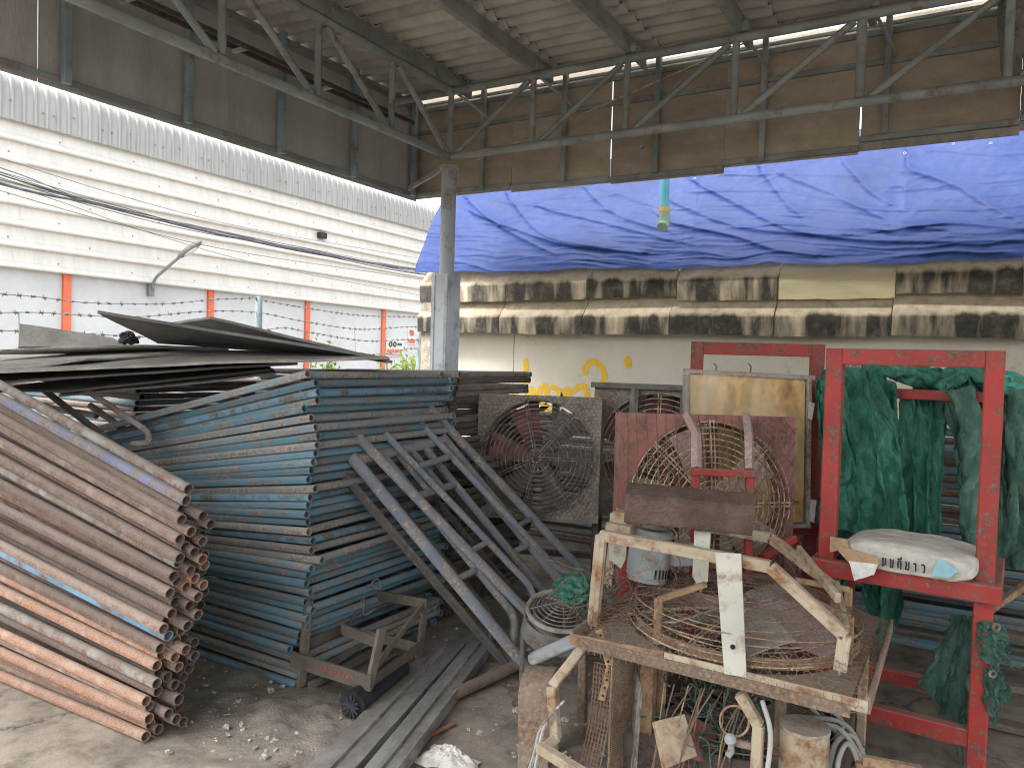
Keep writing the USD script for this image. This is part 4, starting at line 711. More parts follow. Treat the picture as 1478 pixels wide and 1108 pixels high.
# ================================================================== FANS
def blade_mesh(R0, R1, w0, w1, pitch0, pitch1, sweep=.12, n=8):
    P = np.zeros((n, 5, 3))
    for i, t in enumerate(np.linspace(0, 1, n)):
        r = R0 + (R1 - R0) * t; w = w0 + (w1 - w0) * t ** .8; a = pitch0 + (pitch1 - pitch0) * t
        for j, s in enumerate(np.linspace(-.5, .5, 5)):
            x = s * w + sweep * w * t; P[i, j] = (x * math.cos(a), r, -x * math.sin(a) + .03 * w * (1 - 4 * s * s))
    return slab(P, .004)
def rotz(a): c, s = math.cos(a), math.sin(a); M = np.eye(4); M[:2, :2] = [[c, -s], [s, c]]; return M
def housing(S, Rh, depth, t=.006):
    face = sbox(-S / 2, -S / 2, S / 2, S / 2).difference(Point(0, 0).buffer(Rh, 24)); m = [extrude(face, t)]
    for a in range(4):
        s = trimesh.creation.box((S, t, depth)); s.apply_translation((0, S / 2 - t / 2 - .0005, -depth / 2)); s.apply_transform(rotz(a * math.pi / 2)); m.append(s)
    n = 48; an = np.arange(n + 1) * 2 * np.pi / n; P = np.stack([np.stack([Rh * np.cos(an), Rh * np.sin(an), 0 * an + .001], -1), np.stack([Rh * .985 * np.cos(an), Rh * .985 * np.sin(an), 0 * an - depth * .7], -1)]); m.append(slab(P, .003))
    return cat(m)
def grille(R, rings, spokes, r, z=0.03, dome=.05, ring_r=None):
    ms = [ring((0, 0, z + dome * (1 - (k / rings) ** 2)), (0, 0, 1), R * k / rings, r, 44, 4) for k in range(2, rings + 1)]
    for s in range(spokes):
        a = s * 2 * np.pi / spokes; pts = [(R * q * math.cos(a), R * q * math.sin(a), z + dome * (1 - q * q)) for q in np.linspace(.05, 1.02, 7)]
        for o in (-.008, .008): ms.append(tube(A(pts) + A([-math.sin(a), math.cos(a), 0]) * o, r * 1.2, 4))
    return cat(ms)
def fan(name, label, center, right, normal, S, house, blades, wire, nb=6, rot=.2, rings=13, spokes=8, group='old ventilation fans', depth=.28, netted=False, blade_z=None):
    n = unit(normal); x = unit(A(right) - n * (A(right) @ n)); y = np.cross(n, x); M = mat4(center, x, y, n); Rh = .46 * S
    t = thing(name, label, 'fan', M=M, group=group)
    part(t, 'housing', housing(S, Rh, depth), house, local=True)
    for k in range(nb):
        m = blade_mesh(.07 * S, Rh * .93, .13 * S, .27 * S, .8, .42); m.apply_translation((0, 0, -depth * .42 if blade_z is None else blade_z)); part(t, 'blade', placed(m, rotz(rot + k * 2 * np.pi / nb)), blades[k % len(blades)], smooth=40, local=True)
    part(t, 'hub', placed(cat([trimesh.creation.cylinder(.075 * S, .07, sections=20), trimesh.creation.cylinder(.03 * S, .12, sections=12)]), mat4((0, 0, -depth * .42 if blade_z is None else blade_z), *np.eye(3))), blades[-1], local=True)
    part(t, 'grille', grille(Rh * 1.01, rings, spokes, .0028), wire, local=True)
    for s in (-1, 1):
        part(t, 'motor_rail', beam((s * .10 * S, -S / 2 + .01, -depth + .02), (s * .10 * S, S / 2 - .01, -depth + .02), .05, .03, (0, 0, 1)), house, local=True)
    if netted: part(t, 'wire_netting', placed(hexwire(S, S, .017, .0021, lambda a, b: math.hypot(a, b) > Rh * .98, 3), mat4((0, 0, .012), *np.eye(3))), L['wire_dark'], local=True, kind='stuff')
    return t, M
fwd = A([fw[0], fw[1], 0]); fwd = unit(fwd); rgt = A([fwd[1], -fwd[0], 0])
def yawed(a): return -fwd * math.cos(a) + rgt * math.sin(a), rgt * math.cos(a) + fwd * math.sin(a)
n, x = yawed(-.16)
f1, M1 = fan('exhaust_fan', 'grimy square exhaust fan with netted housing standing left of the other fans', PD(776, 660, 4.95) , x, n + A([0, 0, .06]), .80, L['fan_dark'], [L['blade_dark'], L['blade_red'], L['blade_red'], L['blade_dark'], L['blade_dark'], L['blade_dark']][::1], L['wire_dark'], rot=-.62 - .0, netted=True, spokes=7)
for s in (-.38, .38): part(f1, 'leg', beam((s, -.40, -.1), (s, -.40 - .57, -.1), .04, .04, (0, 0, 1)), L['ladder_dark'], local=True)
part(f1, 'base_rail', beam((-.36, -.62, -.1), (.36, -.62, -.1), .04, .04, (0, 0, 1)), L['ladder_dark'], local=True)
n2, x2 = yawed(-.25)
f2, M2 = fan('exhaust_fan', 'exhaust fan with two grey upright brackets behind the red caged fan', PD(950, 655, 5.15), x2, n2, .88, L['fan_dark'], [L['blade_red']], L['wire_cream'], rot=.1, rings=12)
for s in (-.19, .19): part(f2, 'upright_bracket', tube([(s * .88, .44, .02), (s * .86, .38, .12), (s * .8, -.1, .14), (s * .8, -.42, .1)], .028, 4), L['fan_grey'], local=True)
part(f2, 'top_rail', beam((-.46, .45, .03), (.46, .45, .03), .06, .035, (0, 1, 0)), L['fan_grey'], local=True)
for s in (-.4, .4): part(f2, 'leg', beam((s, -.44, -.1), (s, -.44 - .42, -.1), .04, .04, (0, 0, 1)), L['ladder_dark'], local=True)
f2b, M2b = fan('exhaust_fan', 'exhaust fan standing farthest back, only its grey top edge showing', PD(985, 655, 5.6), x2, n2, .92, L['fan_grey'], [L['blade_red']], L['wire_cream'], rot=.4, rings=10)
for s in (-.4, .4): part(f2b, 'leg', beam((s, -.46, -.1), (s, -.46 - .44, -.1), .04, .04, (0, 0, 1)), L['ladder_dark'], local=True)
n3, x3 = yawed(.05)
f3, M3 = fan('exhaust_fan', 'faded red fan behind a bent wire cage with a red bracket', PD(1022, 724, 3.5), x3, n3 + A([0, 0, .05]), .79, L['fan_red'], [L['blade_pink']], L['wire_cream'], nb=5, rot=.35, rings=14, spokes=8, depth=.22, blade_z=-.03)
S3 = .79; cw = []; H3 = S3 / 2
armR = lambda t: A([.15 - .03 * t, H3 * (1 - t) - .30 * t, .03 + .16 * min(1, t * 2.2)]); armL = lambda t: A([-.13 - .02 * t, H3 * (1 - t) - .30 * t, .03 + .16 * min(1, t * 2.2)])
rimR = lambda t: A([H3, H3 * (1 - t) - .36 * t, .015]); rimL = lambda t: A([-H3, H3 * (1 - t) - .36 * t, .015])
def cage(a, b, lines):
    for (s0, t0), (s1, t1) in lines:
        pts = []
        for q in np.linspace(0, 1, 7):
            ss, t = s0 + (s1 - s0) * q, t0 + (t1 - t0) * q
            if -.01 <= t <= 1.01 and -.01 <= ss <= 1.01: pts.append(a(t) * (1 - ss) + b(t) * ss + A([rng.normal() * .002, 0, .02 * math.sin(math.pi * ss)]))
        if len(pts) > 2: cw.append(tube(pts, .0026, 4))
cage(armR, rimR, [((0, t), (1, t - .42)) for t in np.arange(.06, 1.35, .085)] + [((0, t), (1, t + .30)) for t in np.arange(-.2, .8, .21)] + [((s_, 0.0), (s_ * .6 + .3, 1.0)) for s_ in (.25, .6)])
cage(rimL, armL, [((.04 + .16 * k, 0), (.10 + .15 * k, 1.0)) for k in range(6)] + [((1, .05), (0, .42)), ((1, .25), (.0, .62))])
cage(armL, armR, [((s_, 0), (s_ + rng.normal() * .01, .62)) for s_ in np.linspace(.1, .9, 7)])
part(f3, 'wire_cage', cat(cw), L['wire_rust'], local=True)
for s, xx in ((-1, -.115), (1, .12)):
    part(f3, 'bracket_arm', tube([(xx + s * .02 + .02, H3, .03), (xx + .012, H3 - .08, .14), (xx, .17, .19)], .022, 4), L['blade_pink'], local=True); part(f3, 'bracket_post', beam((xx, .17, .19), (xx, -.30, .19), .032, .028, (0, 0, 1)), L['red'], local=True)
part(f3, 'bracket_crossbar', beam((-.14, .155, .206), (.145, .15, .206), .03, .03), L['red'], local=True)
for s in (-1, 1): part(f3, 'leg', angle_iron((s * (S3 / 2 - .02), -.20, .03), (s * (S3 / 2 - .02), -.87, .03), .055, (0, 0, 1)), L['fan_red'] if s > 0 else L['red'], local=True)
part(f3, 'side_bracket', beam((.2, -.22, .14), (.38, -.15, .05), .03, .045), L['red'], local=True)
yb = trimesh.creation.icosphere(3, .09); yb.apply_scale([1, .75, .35]); part(f3, 'yellow_cap', placed(yb, mat4((.22, -.05, -.03), *np.eye(3))), L['ochre'], smooth=True, local=True)
for k in range(3): part(f3, 'lower_wire', tube(smooth_path([(-.05, -.37 - .03 * k, .1), (.15, -.36 - .03 * k, .14), (.33, -.38 - .02 * k, .05)], 8), .003, 4), L['wire_rust'], local=True)

# ---- fan lying on its back on the pile, with its motor bracket
ZP = .565
PLx0, PLx1, PLy0, PLy1 = -1.235, -.225, 2.64, 3.52
f4c = A([(PLx0 + PLx1) / 2, (PLy0 + PLy1) / 2, ZP]); tiltn = unit(A([.02, -.03, 1]))
f4, M4 = fan('fan_on_its_back', 'beige fan lying flat on the pile under netting with a trapezoid motor bracket', f4c, A([1, 0, 0]), tiltn, .93, L['rust_sheet'], [L['panel_rim'], L['blade_pink'], L['panel_rim']], L['wire_cream'], nb=6, rot=.5, rings=5, spokes=7, group=None, depth=.035, blade_z=.075)
part(f4, 'front_rim', cat([beam((PLx0 - .01, PLy0 - .012, ZP - .015), ((PLx0 + PLx1) / 2 - .15, PLy0 - .012, ZP - .005), .012, .042), ]), L['ochre'])
part(f4, 'front_rim', beam(((PLx0 + PLx1) / 2 - .148, PLy0 - .012, ZP - .005), (PLx1 + .01, PLy0 - .012, ZP - .015), .012, .04), L['beige'])
part(f4, 'side_rim', beam((PLx1 + .012, PLy0 - .012, ZP - .01), (PLx1 + .012, PLy1, ZP - .01), .012, .055), L['rust_sheet']); part(f4, 'side_rim', beam((PLx0 - .014, PLy0 - .01, ZP - .01), (PLx0 - .014, PLy1, ZP - .01), .012, .055), L['rust_sheet'])
cen = f4c + [.02, .0, 0]
an = np.linspace(0, 2 * np.pi, 60); rim = np.stack([np.stack([cen[0] + .42 * np.cos(an), cen[1] + .41 * np.sin(an), 0 * an + ZP + .005], -1), np.stack([cen[0] + .42 * np.cos(an), cen[1] + .41 * np.sin(an), 0 * an + ZP + .045], -1)])
part(f4, 'inner_rim', slab(rim, .004), L['ochre'], smooth=40)
for a in (-2.15, -.35, .6, 2.4): c = cen + A([.425 * math.cos(a), .415 * math.sin(a), 0]); part(f4, 'guard_post', cat([beam(c + [0, 0, 0], c + [0, 0, .17], .022, .03), beam(c + [0, 0, .165], cen * .82 + c * .18 * 1 + A([0, 0, .02 * 1]) * 0 + A([0, 0, 0]) + (c - cen) * .3 + A([0, 0, .20]), .022, .022)]), L['ochre'])
gw = []
for k, zz in enumerate((.04, .06, .08, .10, .12, .132, .140, .144)):
    Rr = .43 if k < 4 else .43 - .075 * (k - 3); gw.append(ring(cen + [0, 0, zz], (0.03 * math.cos(k * 2.1), -.05 * math.sin(k * 1.7), 1), Rr, .0024, 56, 5))
part(f4, 'wire_guard', cat(gw), L['wire_tan'])
hw = placed(hexwire(1.02, .90, .0145, .0011, lambda a, b: True, 8), mat4(f4c + A([0, 0, .05]), (1, 0, 0), (0, 1, 0), (0, 0, 1)))
u_ = (hw.vertices[:, 0] - PLx0) / (PLx1 - PLx0); v_ = (hw.vertices[:, 1] - PLy0) / (PLy1 - PLy0); hw.vertices[:, 2] = ZP + .012 + .19 * np.clip(np.sin(np.clip(u_, 0, 1) * np.pi), 0, 1) ** .6 * np.clip(np.sin(np.clip(v_, 0, 1) * np.pi), 0, 1) ** .6 + .03 * (meshkit.fbm(hw.vertices * 5, 3, 9) - .5) + (hw.vertices[:, 2] - f4c[2] - .05)
part(f4, 'wire_netting', hw, L['wire_rust'], kind='stuff')
hw2 = placed(hexwire(1.0, .052, .0145, .0011, lambda a, b: True, 18), mat4((f4c[0], PLy0 - .03, ZP - .02), (1, 0, 0), (0, 0, 1), (0, -1, 0))); part(f4, 'netting_hem', hw2, L['wire_rust'], kind='stuff')
def trapezoid(y, tl, tr, sh, foot_l, foot_r, zt):
    """bent angle iron bracket in a plane of constant y"""
    pts = [A([foot_l, y, ZP + .0]), A([tl, y, zt]), A([tr, y, zt - .02]), A([sh[0], y, sh[1]]), A([foot_r, y, ZP + .03])]
    names = ['bracket_foot', 'bracket_top_bar', 'bracket_shoulder', 'bracket_foot']
    for nm, a, b in zip(names, pts, pts[1:]): d = unit(b - a); part(f4, nm, cat([beam(a - d * .012, b + d * .012, .042, .008, (0, 1, 0) if False else (0, 0, 1)) if nm == 'bracket_top_bar' else beam(a - d * .012, b + d * .012, .008, .042, (0, 1, 0)), beam(a, b, .042, .036, (0, 1, 0))]), L['beige'])
    return pts
pf = PY(868, 772, 2.78); pf2 = PY(1112, 818, 2.78); pf3 = PY(1226, 902, 2.90)
trapezoid(2.78, pf[0], pf2[0], (pf3[0], pf3[2]), PY(853, 905, 2.76)[0], pf3[0] - .01, pf[2])
pk = PY(1112, 772, 3.34); pk3 = PY(1208, 850, 3.34); pk0 = PY(890, 762, 3.34)
trapezoid(3.34, pk0[0], pk[0], (pk3[0], pk3[2]), pk0[0] - .03, pk3[0], pk[2] + .01)
part(f4, 'shoulder_tie', beam(A([pf2[0] + .22, 2.80, .83]), A([pk[0] + .12, 3.32, .86]), .02, .035), L['beige'])
part(f4, 'shoulder_tie', beam(A([pf3[0], 2.82, .72]), A([pk3[0], 3.32, .74]), .02, .035), L['beige'])
part(f4, 'flat_strap', slab(bilinear([PY(1033, 797, 2.752), PY(1070, 799, 2.752), PY(1078, 977, 2.615), PY(1046, 972, 2.615)][::-1], 8, 3), .006), L['beige_clean'])
hp = PY(1058, 933, 2.64); part(f4, 'strap_hole', placed(trimesh.creation.cylinder(.008, .012, sections=14), mat4(hp, (1, 0, 0), (0, .2, 1), (0, -1, .2))), L['slot'])
def pointed(a, b, c, d, e, t=.006):
    m = tm([a, b, c, d, e], [[0, 1, 2], [0, 2, 4], [2, 3, 4]]); n_ = unit(np.cross(b - a, c - a)); V = np.vstack([m.vertices, m.vertices - n_ * t]); F = [m.faces, m.faces[:, ::-1] + 5]
    F.append(quads([[i, i + 5, (i + 1) % 5 + 5, (i + 1) % 5] for i in range(5)])); return tm(V, np.vstack(F))
part(f4, 'motor_plate', pointed(*[PY(x, y, 2.93) for x, y in ((1003, 765), (1026, 768), (1022, 838), (1012, 855), (1000, 830))]), L['beige_clean'])
part(f4, 'motor_plate', pointed(*[PY(x, y, 3.0) for x, y in ((881, 740), (906, 744), (904, 805), (897, 820), (880, 806))]), L['beige_clean'])
part(f4, 'motor_foot', beam(PY(880, 760, 2.95), PY(915, 766, 2.95), .09, .05), L['beige']); part(f4, 'motor_foot', beam(PY(888, 746, 2.97), PY(908, 750, 2.97), .06, .06), L['beige'])
# electric motor
mc = PY(938, 800, 3.02); ax = unit(A([.06, .1, 1])); s_, t_ = frame_of(ax)[1:]
mo = part(f4, 'motor', placed(cat([trimesh.creation.cylinder(.088, .17, sections=32), placed(trimesh.creation.cylinder(.080, .02, sections=32), mat4((0, 0, -.095), *np.eye(3))), placed(trimesh.creation.cylinder(.084, .02, sections=32), mat4((0, 0, .093), *np.eye(3)))]), mat4(mc, s_, t_, ax)), L['motor'], smooth=35)
for zz in (-.062, .062):
    for k in range(-6, 7): a = k * .2 - 1.9; c = mc + s_ * .088 * math.cos(a) + t_ * .088 * math.sin(a) + ax * zz; c2 = mc + s_ * .088 * math.cos(a + math.pi) + t_ * .088 * math.sin(a + math.pi) + ax * zz; part(mo, 'vent_slot', beam(c2 - ax * .018, c2 + ax * .018, .008, .006, c2 - mc), L['slot'])
part(mo, 'terminal_box', beam(mc + rgt * .07 - fwd * .05 + ax * .02, mc + rgt * .16 - fwd * .03 + ax * .02, .08, .09), L['motor'])
part(f4, 'pulley', placed(trimesh.creation.cylinder(.05, .04, sections=20), mat4(mc + ax * .13, s_, t_, ax)), L['fan_grey'])
# earth-crusted beam across the top
ba, bb = PD(903, 724, 3.0), PD(1087, 742, 2.90)
P = []; prof = [(-.045, -.066), (.045, -.066), (.05, -.055), (.05, .055), (.042, .066), (-.042, .066), (-.05, .055), (-.05, -.055)]
dmesh = prism(ba, bb, prof, (-.25, -.55, 1)); dmesh = dmesh.subdivide().subdivide().subdivide().subdivide(); dmesh.merge_vertices(); dmesh.vertices += (meshkit.fbm(dmesh.vertices * 55, 4, 2)[:, None] - .5) * .012 * unit([.3, -1, .6])
solo('crusted_beam', 'short brown beam crusted with earth lying across the motor bracket', 'beam', dmesh, L['dirt_beam'], smooth=70)

# ---- what the fan rests on: a second fan frame standing below, grids, posts, cables
st = thing('fan_stand', 'beige bent angle iron stand holding up the flat fan', 'stand', (-.8, 2.9, 0))
for nm, pts in (('left_leg', [PD(848, 925, 2.98), PD(797, 990, 2.9), PD(802, 1065, 2.85), PD(779, 1085, 2.78)]), ('lower_bar', [PD(779, 1078, 2.78), PD(860, 1128, 2.5)]), ('right_leg', [PD(1068, 1000, 2.62), PD(1095, 1046, 2.6), PD(1090, 1140, 2.58)]), ('rear_leg', [PD(1128, 1005, 2.75), PD(1120, 1140, 2.8)]), ('rear_leg', [PD(842, 940, 3.3), PD(840, 1040, 3.3)]), ('back_leg', [PD(1195, 1015, 3.2), PD(1190, 1150, 3.2)])):
    for a, b in zip(pts, pts[1:]): part(st, nm, beam(a, b, .036, .036, (0, 1, 0)), L['beige'] if nm != 'rear_leg' else L['rust_sheet'])
part(st, 'rear_leg', beam((-1.2, 3.4, 0), (-1.2, 3.4, .54), .036, .036, (0, 1, 0)), L['beige']); part(st, 'rear_leg', beam((-.3, 3.4, 0), (-.3, 3.4, .54), .036, .036, (0, 1, 0)), L['beige'])
f5, M5 = fan('dark_flat_fan', 'dark rusted fan lying on the ground under the beige flat fan', A([-.72, 3.13, .22]), A([1, 0, 0]), A([.0, -.08, 1]), .80, L['rust_dark'], [L['blade_dark']], L['wire_rust'], nb=6, rot=.3, rings=11, spokes=7, group=None, depth=.19)
def flat_bar(name, label, pts, w, look, holes=True):
    t = thing(name, label, 'bar', pts[-1])
    for a, b in zip(pts, pts[1:]): part(t, 'strip', beam(a, b, .005, w, (0, 1, 0)) if False else beam(a, b, w, .005, fwd), look)
    for a, b in zip(pts, pts[1:]):
        for q in np.linspace(.15, .85, 4): c = a + (b - a) * q - fwd * .003; part(t, 'hole', placed(trimesh.creation.cylinder(.0045, .004, sections=10), mat4(c, rgt, (0, 0, 1), -fwd)), L['slot'])
flat_bar('perforated_strip', 'small ochre strip with punched holes hanging from the front left of the flat fan', [PD(864, 908, 2.9), PD(880, 962, 2.88), PD(868, 1010, 2.86)], .026, L['ochre'])
def wire_grid(o, a, b, na, nb, r, bow=0.0):
    ms = []; N = unit(np.cross(a, b))
    for k in range(na): ms.append(tube([o + a * k / (na - 1) + b * t + N * bow * math.sin(math.pi * t) for t in np.linspace(0, 1, 5)], r, 4))
    for k in range(nb): ms.append(tube([o + a * t + b * k / (nb - 1) + N * (bow * math.sin(math.pi * k / (nb - 1)) + r) for t in (0, .5, 1)], r, 4))
    return cat(ms)
solo('wire_grid', 'rusty brown wire grid standing upright under the left of the flat fan', 'wire grid', wire_grid(PD(858, 955, 2.95), PD(885, 962, 2.85) - PD(858, 955, 2.95), PD(830, 1130, 2.95) - PD(858, 955, 2.95), 7, 26, .0028, .02), L['wire_rust'])
solo('wire_grid', 'pale grey wire grid standing beside the rust brown perforated panel', 'wire grid', wire_grid(PD(918, 960, 3.0), PD(926, 1000, 2.8) - PD(918, 960, 3.0), PD(905, 1140, 3.0) - PD(918, 960, 3.0), 9, 22, .0025), L['wire_dark'])
rp0 = [PD(884, 945, 2.86), PD(916, 950, 2.98), PD(904, 1140, 2.98), PD(878, 1135, 2.86)]
rpnl = thing('expanded_metal_strip', 'upright rusty expanded metal strip between the wire grids', 'panel', (rp0[2] + rp0[3]) / 2)
part(rpnl, 'sheet', slab(warped(rp0, 20, 4, .012, 3, 8), .008), L['rust_sheet']); part(rpnl, 'diamond_lattice', cat([tube([rp0[0] + (rp0[3] - rp0[0]) * t - fwd * .004, (rp0[0] + rp0[1]) / 2 + ((rp0[2] + rp0[3]) / 2 - (rp0[0] + rp0[1]) / 2) * (t + .02) - fwd * .004, rp0[1] + (rp0[2] - rp0[1]) * t - fwd * .004], .0018, 4) for t in np.linspace(.02, .97, 60)]), L['wire_tan'], kind='stuff')
solo('steel_post', 'ochre brown square steel post standing under the flat fan', 'post', cat([beam(PD(936, 955, 2.95), PD(930, 1150, 2.95), .055, .05, (0, 1, 0)), beam(PD(955, 960, 3.0), PD(948, 1060, 3.0), .05, .006, (0, 1, 0))]), L['ochre'])
bc = [PD(947, 1040, 2.7), PD(988, 1030, 2.75), PD(1006, 1090, 2.68), PD(962, 1108, 2.62)]
bx = thing('beige_block', 'cream tilted metal box between the hanging wires below the flat fan', 'box', (bc[2] + bc[3]) / 2)
part(bx, 'front', slab(bilinear(bc, 2, 2), .03), L['beige']); part(bx, 'side', slab(bilinear([bc[1], PD(1035, 1050, 2.95), PD(1030, 1105, 2.9), bc[2]], 2, 2), .03), L['fan_red']); part(bx, 'handle', tube([PD(990, 1048, 2.70), PD(992, 1075, 2.66), PD(1003, 1078, 2.66)], .004, 5), L['wire_dark'])
R = np.random.default_rng(5)
def tangle(name, label, n, c, spread, length, r, look, hang=0.0, seed=0, cat_='wires'):
    R = np.random.default_rng(seed); ms = []
    for k in range(n):
        p = A(c) + R.normal(size=3) * spread; d = unit(R.normal(size=3)); pts = [p]
        for q in range(6): d = unit(d + R.normal(size=3) * .55 + A([0, 0, -hang])); pts.append(pts[-1] + d * length / 6)
        ms.append(tube(smooth_path(pts, 24), r * (.7 + .6 * R.random()), 4))
    return solo(name, label, cat_, cat(ms), look, smooth=True, kind='stuff')
tangle('tangled_wire', 'rusty tangle of wire heaped inside the flat fan under the motor', 70, PZ(900, 860, ZP + .07) + A([.03, .0, 0]), A([.11, .11, .02]), .26, .0018, L['wire_rust'], .12, 21)
tangle('tangled_wire', 'dark tangle of wire on the back right of the flat fan', 45, PZ(1120, 850, ZP + .09), A([.10, .08, .015]), .2, .0018, L['ladder_dark'], .1, 22)
for k in range(14):
    x = 955 + k * 9 + R.normal() * 4; top = PD(x + 18 + R.normal() * 8, 985 + .17 * (x - 955), 2.78 + R.normal() * .06); bot = PD(x - 16 + R.normal() * 10, 1125, 2.68 + R.normal() * .06)
    solo('hanging_wire', f'thin rusty wire hanging below the flat fan, {nth(k + 1)} from the left', 'wire', tube(smooth_path([top, (top + bot) / 2 + A([R.normal() * .02, 0, 0]), bot], 10), .003, 5), L['wire_rust'] if k % 3 else L['ochre'], smooth=True, group='thin wires hanging under the flat fan')
tangle('green_net_scraps', 'shreds of green net bunched behind the hanging wires', 55, PD(1030, 1020, 2.9), A([.10, .08, .10]), .25, .004, L['net_dull'], .5, 31, 'net')
tangle('green_net_scraps', 'shreds of green net in the shade at the right under the flat fan', 60, PD(1115, 1045, 3.2), A([.14, .1, .10]), .25, .004, L['net_dull'], .4, 32, 'net')
# hoses
hs = thing('coiled_hoses', 'grey hoses coiled on the ground before the red rack', 'hose', PD(1215, 1100, 2.75))
hl = [[(1100, 1010, 2.6), (1112, 1060, 2.55), (1104, 1140, 2.5)], [(1180, 1012, 2.9), (1215, 1040, 2.85), (1205, 1075, 2.75), (1190, 1130, 2.7)], [(1150, 1052, 2.8), (1195, 1045, 2.75), (1225, 1065, 2.7), (1260, 1130, 2.65)], [(1130, 1040, 2.85), (1175, 1035, 2.8), (1220, 1045, 2.75), (1245, 1085, 2.7), (1262, 1140, 2.65)],
      [(1195, 1140, 2.65), (1200, 1085, 2.7), (1220, 1060, 2.72), (1240, 1075, 2.7), (1248, 1140, 2.65)], [(1205, 1140, 2.6), (1212, 1090, 2.64), (1228, 1075, 2.66), (1252, 1140, 2.6)], [(1160, 1010, 3.0), (1200, 1050, 2.95), (1260, 1110, 2.8)]]
for q in hl: part(hs, 'hose', tube(smooth_path([PD(*p) for p in q], 30), .0085, 8), L['hose'], smooth=True)
hs2 = thing('grey_cable_bundle', 'bundle of thin grey cables hanging beside the rusty bent strip', 'cables', PD(790, 1120, 2.8))
for k in range(5): part(hs2, 'cable', tube(smooth_path([PD(815 - k * 3, 1010 + k * 3, 2.82), PD(790 - k * 3, 1040 + k * 3, 2.84), PD(778 - k * 3, 1090, 2.8), PD(772 - 7 * k, 1150, 2.75)], 20), .005, 6), L['hose'] if k % 2 else L['wire_dark'], smooth=True)
cl = []
cyl = placed(trimesh.creation.cylinder(.08, .17, sections=28), mat4(PD(1160, 1085, 2.62), rgt, fwd, (0, 0, 1))); mt = thing('metal_canister', 'rust flecked beige metal canister at the bottom before the hoses', 'canister', PD(1160, 1110, 2.62))
part(mt, 'body', cyl, L['beige'], smooth=35); part(mt, 'lid', placed(trimesh.creation.cylinder(.083, .012, sections=28), mat4(PD(1160, 1085, 2.62) + A([0, 0, .088]), rgt, fwd, (0, 0, 1))), L['panel_rim'], smooth=35)
th = thing('tap_fitting', 'small grey tap fitting on a pipe below the flat fan', 'tap', PD(1055, 1090, 2.55))
part(th, 'pipe', rod(PD(1050, 1068, 2.62), PD(1090, 1078, 2.6), .013, 10), L['rust_sheet'], smooth=40); part(th, 'valve', placed(trimesh.creation.icosphere(2, .02), mat4(PD(1054, 1066, 2.6), *np.eye(3))), L['galv'], smooth=True); part(th, 'spout', tube(rounded_path([PD(1054, 1066, 2.6), PD(1056, 1084, 2.58), PD(1050, 1090, 2.57)], .02), .011, 8), L['galv'], smooth=True); part(th, 'coil', ring(PD(1060, 1040, 2.62), -fwd + [0, 0, .2], .05, .004, 24, 5), L['ochre'])
# rusty bent sheet strip
q0, q1 = PD(770, 985, 2.95), PD(768, 1112, 2.92); wv = rgt * .052
pa_ = []
for t in np.linspace(0, 1, 8): pa_.append(A(PD(747, 1150, 2.95)) * (1 - t) + A(PD(748, 1005, 2.98)) * t)
for a in np.linspace(0, math.pi, 12)[1:]: pa_.append(PD(748, 1005, 2.98) + A([0, 0, .075 * math.sin(a)]) + (rgt * .03 + fwd * .10) * (1 - math.cos(a)))
e_ = pa_[-1]
for t in np.linspace(0.1, 1, 6): pa_.append(e_ * (1 - t) + A([e_[0], e_[1], 0.0]) * t)
pa_ = A(pa_); P = np.stack([pa_ + rgt * .0, pa_ + rgt * .115 + fwd * -.02], 1)
solo('bent_sheet_strip', 'rusty sheet metal strip bent into an arch standing on the ground', 'metal strip', slab(P, .003), L['rust_sheet'], smooth=35)
# small fan grille and pale ring lying behind
sgc = PD(812, 880, 3.75)
sf = thing('loose_fan_guard', 'round wire fan guard with a pale rim lying behind the flat fan', 'fan guard', sgc); nn = unit(A([.15, -.25, 1]))
part(sf, 'rim', ring(sgc, nn, .17, .012, 40, 8), L['panel_rim'], smooth=True); part(sf, 'rings', cat([ring(sgc + nn * .04 * (1 - (k / 8) ** 2), nn, .165 * k / 8, .0035, 36, 4) for k in range(1, 8)] + [tube([sgc + nn * .05, sgc + .165 * (math.cos(a) * frame_of(nn)[1] + math.sin(a) * frame_of(nn)[2])], .004, 4) for a in np.arange(0, 6.2, .785)]), L['wire_dark'])
sgd = thing('pale_fan_shroud', 'dusty pale fan shroud ring under the loose wire guard', 'fan part', sgc - [0, 0, .3]); an = np.linspace(0, 2 * np.pi, 40)
_, a1, a2 = frame_of(nn); base = sgc - nn * .03; part(sgd, 'shroud', slab(np.stack([base + .20 * (np.cos(an)[:, None] * a1 + np.sin(an)[:, None] * a2) - nn * .09, base + .185 * (np.cos(an)[:, None] * a1 + np.sin(an)[:, None] * a2)]), .006), L['fan_grey'], smooth=40)
for k in range(3): a = 2.1 * k; c = base + .19 * (math.cos(a) * a1 + math.sin(a) * a2) - nn * .09; part(sgd, 'leg', rod(c, [c[0], c[1], 0], .012), L['fan_grey'])

